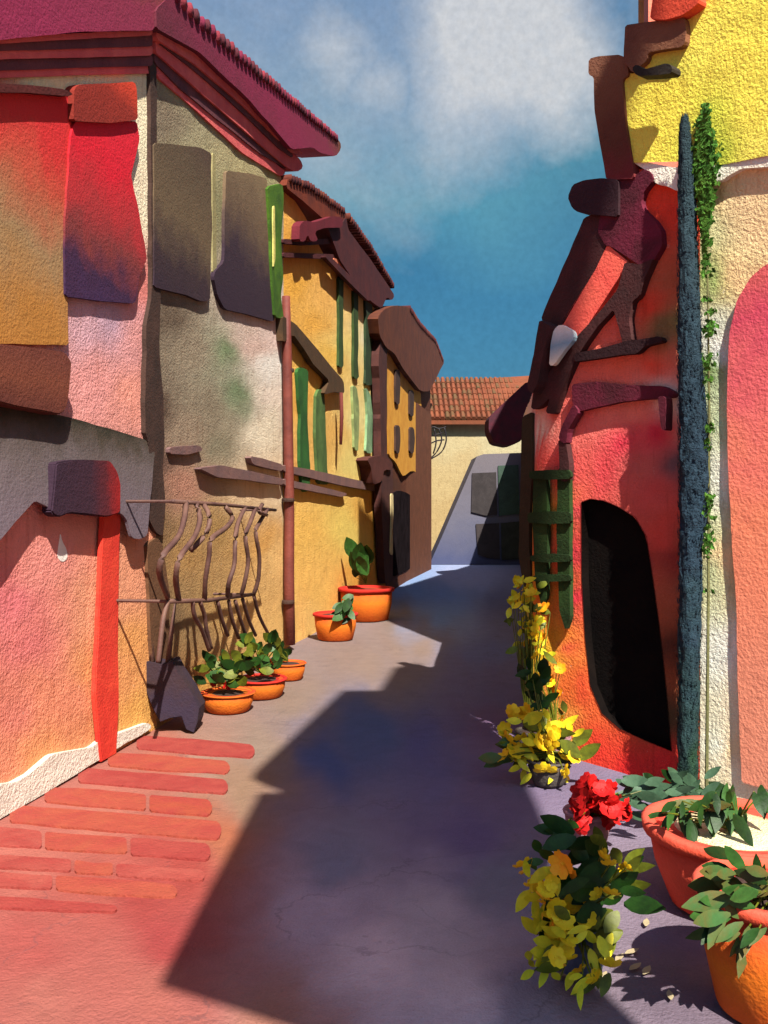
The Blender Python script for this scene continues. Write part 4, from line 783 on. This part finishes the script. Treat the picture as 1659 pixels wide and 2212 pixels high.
# climbing vine
vi = thing('climbing_vine', 'light green vine climbing the yellow wall behind the cypress', 'vine', tuple(RM.at(RM.uz(1528, 1000)[0], 0, .1)))
vm = MB()
def vleaf(mb, x, y, off):
    p = RM.hit(x, y, off); a = random.uniform(0, 6.28); s_ = random.uniform(.018, .034)
    u = (RM.u*math.cos(a)+Vector((0, 0, 1))*math.sin(a)); v = (-RM.u*math.sin(a)+Vector((0, 0, 1))*math.cos(a)); nn = RM.n*random.uniform(-.02, .02)
    mb.add([p-u*s_, p-v*s_*.6+nn, p+u*s_, p+v*s_*.6], [(0, 1, 2, 3)])
for _ in range(3600):
    t = random.random()
    if t < .8: y = random.gauss(370, 75); w = 17*math.exp(-((y-360)/105)**2)+2; x = 1522+random.gauss(0, w*.62)+4*fbm(y*.02, 1, 1)
    else: y = random.uniform(420, 1280); x = 1530+random.gauss(0, 6)+7*fbm(y*.008, 0, 0); 
    if t > .8 and fbm(y*.015, 4, 4) < .05: continue
    if y < 225: continue
    vleaf(vm, x, y, random.uniform(.09, .2))
vm.build('foliage', cmat('vine_leaf', (84, 128, 40), 1.1, (56, 104, 30), scale=8), vi, kind='stuff')
MB().tube([RM.hit(1526, 1740, .1), RM.hit(1530, 1300, .1), RM.hit(1532, 900, .1), RM.hit(1525, 300, .1)], [.015, .012, .01, .005], 6).build('stem', cmat('vine_stem', (110, 110, 70), 1), vi)

# ------------------------------------------------------------------ left pots
RB = cmat('red_rim_glaze', (210, 44, 34), 1.3)
def lpot(label, px, py, r, h, m, mr=None): 
    c = gp(px, py); return pot('terracotta_pot', label, (c[0], c[1]+r, 0), r, h, m, mr, taper=.78, group=None, jit=.03), Vector((c[0], c[1]+r, 0))
OT = rmat('bright_terracotta', [(0, (226, 96, 26)), (.6, (236, 126, 30)), (1, (222, 80, 34))], 1.6, scale=4)
p1, q1 = lpot('orange pot in front of the iron balcony, nearest on the left', 482, 1548, .33, .23, OT)
p2, q2 = lpot('red rimmed orange pot, middle of the row under the iron balcony', 556, 1516, .34, .24, OT, RB)
p3, q3 = lpot('small orange pot by the drain pipe at the end of the first row', 618, 1474, .26, .24, OT)
def sprig(label, x0, y0, x1, y1, D, n, base, kinds, s0, s1, a0=0, a1=360, nb=0, bk='red'):
    Ls = [(random.choice(kinds), p, (s, s*1.5, s), lrot(random.uniform(a0, a1), .5)) for p, s in [(q, random.uniform(s0, s1)) for q in scatter(n, x0, y0, x1, y1, D)]]
    Bs = [(bk, q, random.uniform(.04, .06), frot()) for q in scatter(nb, x0, y1-20, x1, y1+8, D)]
    return plant('potted_plant', label, 'plant', base, 0, 0, Ls, Bs)
sprig('bushy green plant growing in the nearest orange pot', 445, 1425, 520, 1480, q1[1]-.1, 34, q1+Vector((0, 0, .3)), ('mgreen', 'olive', 'dgreen'), .12, .24, -20, 200, 5)
sprig('arching green plant growing in the second orange pot', 520, 1385, 600, 1450, q2[1]-.1, 34, q2+Vector((0, 0, .3)), ('mgreen', 'dgreen', 'olive'), .14, .26, -20, 200, 6)
sprig('small green sprig in the pot by the drain pipe', 580, 1400, 625, 1425, q3[1], 10, q3+Vector((0, 0, .26)), ('mgreen', 'dgreen'), .12, .2, 20, 160, 2)
p4, q4 = lpot('orange pot with red rim standing against the yellow house wall', 722, 1388, .42, .50, OT, RB)
p5, q5 = lpot('largest orange pot on the left, with red rim, beside the brown corner pier', 790, 1346, .62, .72, OT, RB)
sprig('upright green cactus like plant in the pot by the corner pier', 765, 1200, 795, 1250, q5[1]-.1, 12, q5+Vector((0, 0, .8)), ('mgreen', 'dgreen'), .35, .6, 60, 120)
sprig('green plant hanging over the large orange pot by the yellow house', 735, 1285, 765, 1325, q4[1]-.3, 14, q4+Vector((0, 0, .55)), ('mgreen', 'dgreen'), .2, .32, 180, 320)
# dark tub with reed stalks at the house corner
c = gp(366, 1580); tub = thing('dark_tub', 'dark slanting tub at the corner of the pink house', 'planter', (c[0], c[1], 0))
TF = Fac((c[0]-1, c[1]), (c[0]+1, c[1]))
TF.extr('tub_body', [(292, 1432), (312, 1428), (345, 1436), (372, 1428), (384, 1452), (410, 1490), (430, 1530), (426, 1560), (418, 1592), (402, 1576), (392, 1548), (366, 1552), (346, 1560), (330, 1530), (318, 1500)], .08, .34, cmat('black_brown_tub', (52, 36, 38), 1.0, (44, 34, 50)), tub, 0, bevel=.006)
rd = thing('reed_plant', 'bare dark reed stalks standing in the dark tub', 'plant', (c[0], c[1], .5))
for pts in ([(294, 1292), (303, 1350), (312, 1440)], [(316, 1284), (322, 1350), (330, 1440)], [(362, 1296), (350, 1360), (342, 1440)], [(380, 1294), (372, 1350), (362, 1440)]):
    MB().tube([TF.hit(x, y, 0) for x, y in pts], [.012, .026, .036], 6).build('stalk', iron, rd, True)

# pale fallen petals under the front clump
pet = leaf_mesh('petal', cmat('pale_petal', (206, 190, 148), 1.6, (184, 168, 134)), 1, .28, -.1, .2, 3)
spots = [(1395, 2005, 70), (1350, 2065, 30), (1300, 2120, 60), (1270, 2110, 45), (1330, 2080, 50), (1360, 2100, 40), (1390, 2110, 55), (1245, 2125, 120), (1450, 2165, 80), (1190, 2115, 20)]
for i, (x, y, a) in enumerate(spots):
    X, D = gp(x, y); o = bpy.data.objects.new('fallen_petal', pet); COL.objects.link(o); o.location = (X, D, .012); o.rotation_euler = (0, 0, math.radians(a)); s_ = random.uniform(.08, .13); o.scale = (s_, s_*.8, s_*.4)
    o['label'] = 'pale petal lying on the dark road beside the pots'; o['category'] = 'petal'; o['group'] = 'pale petals fallen on the road'
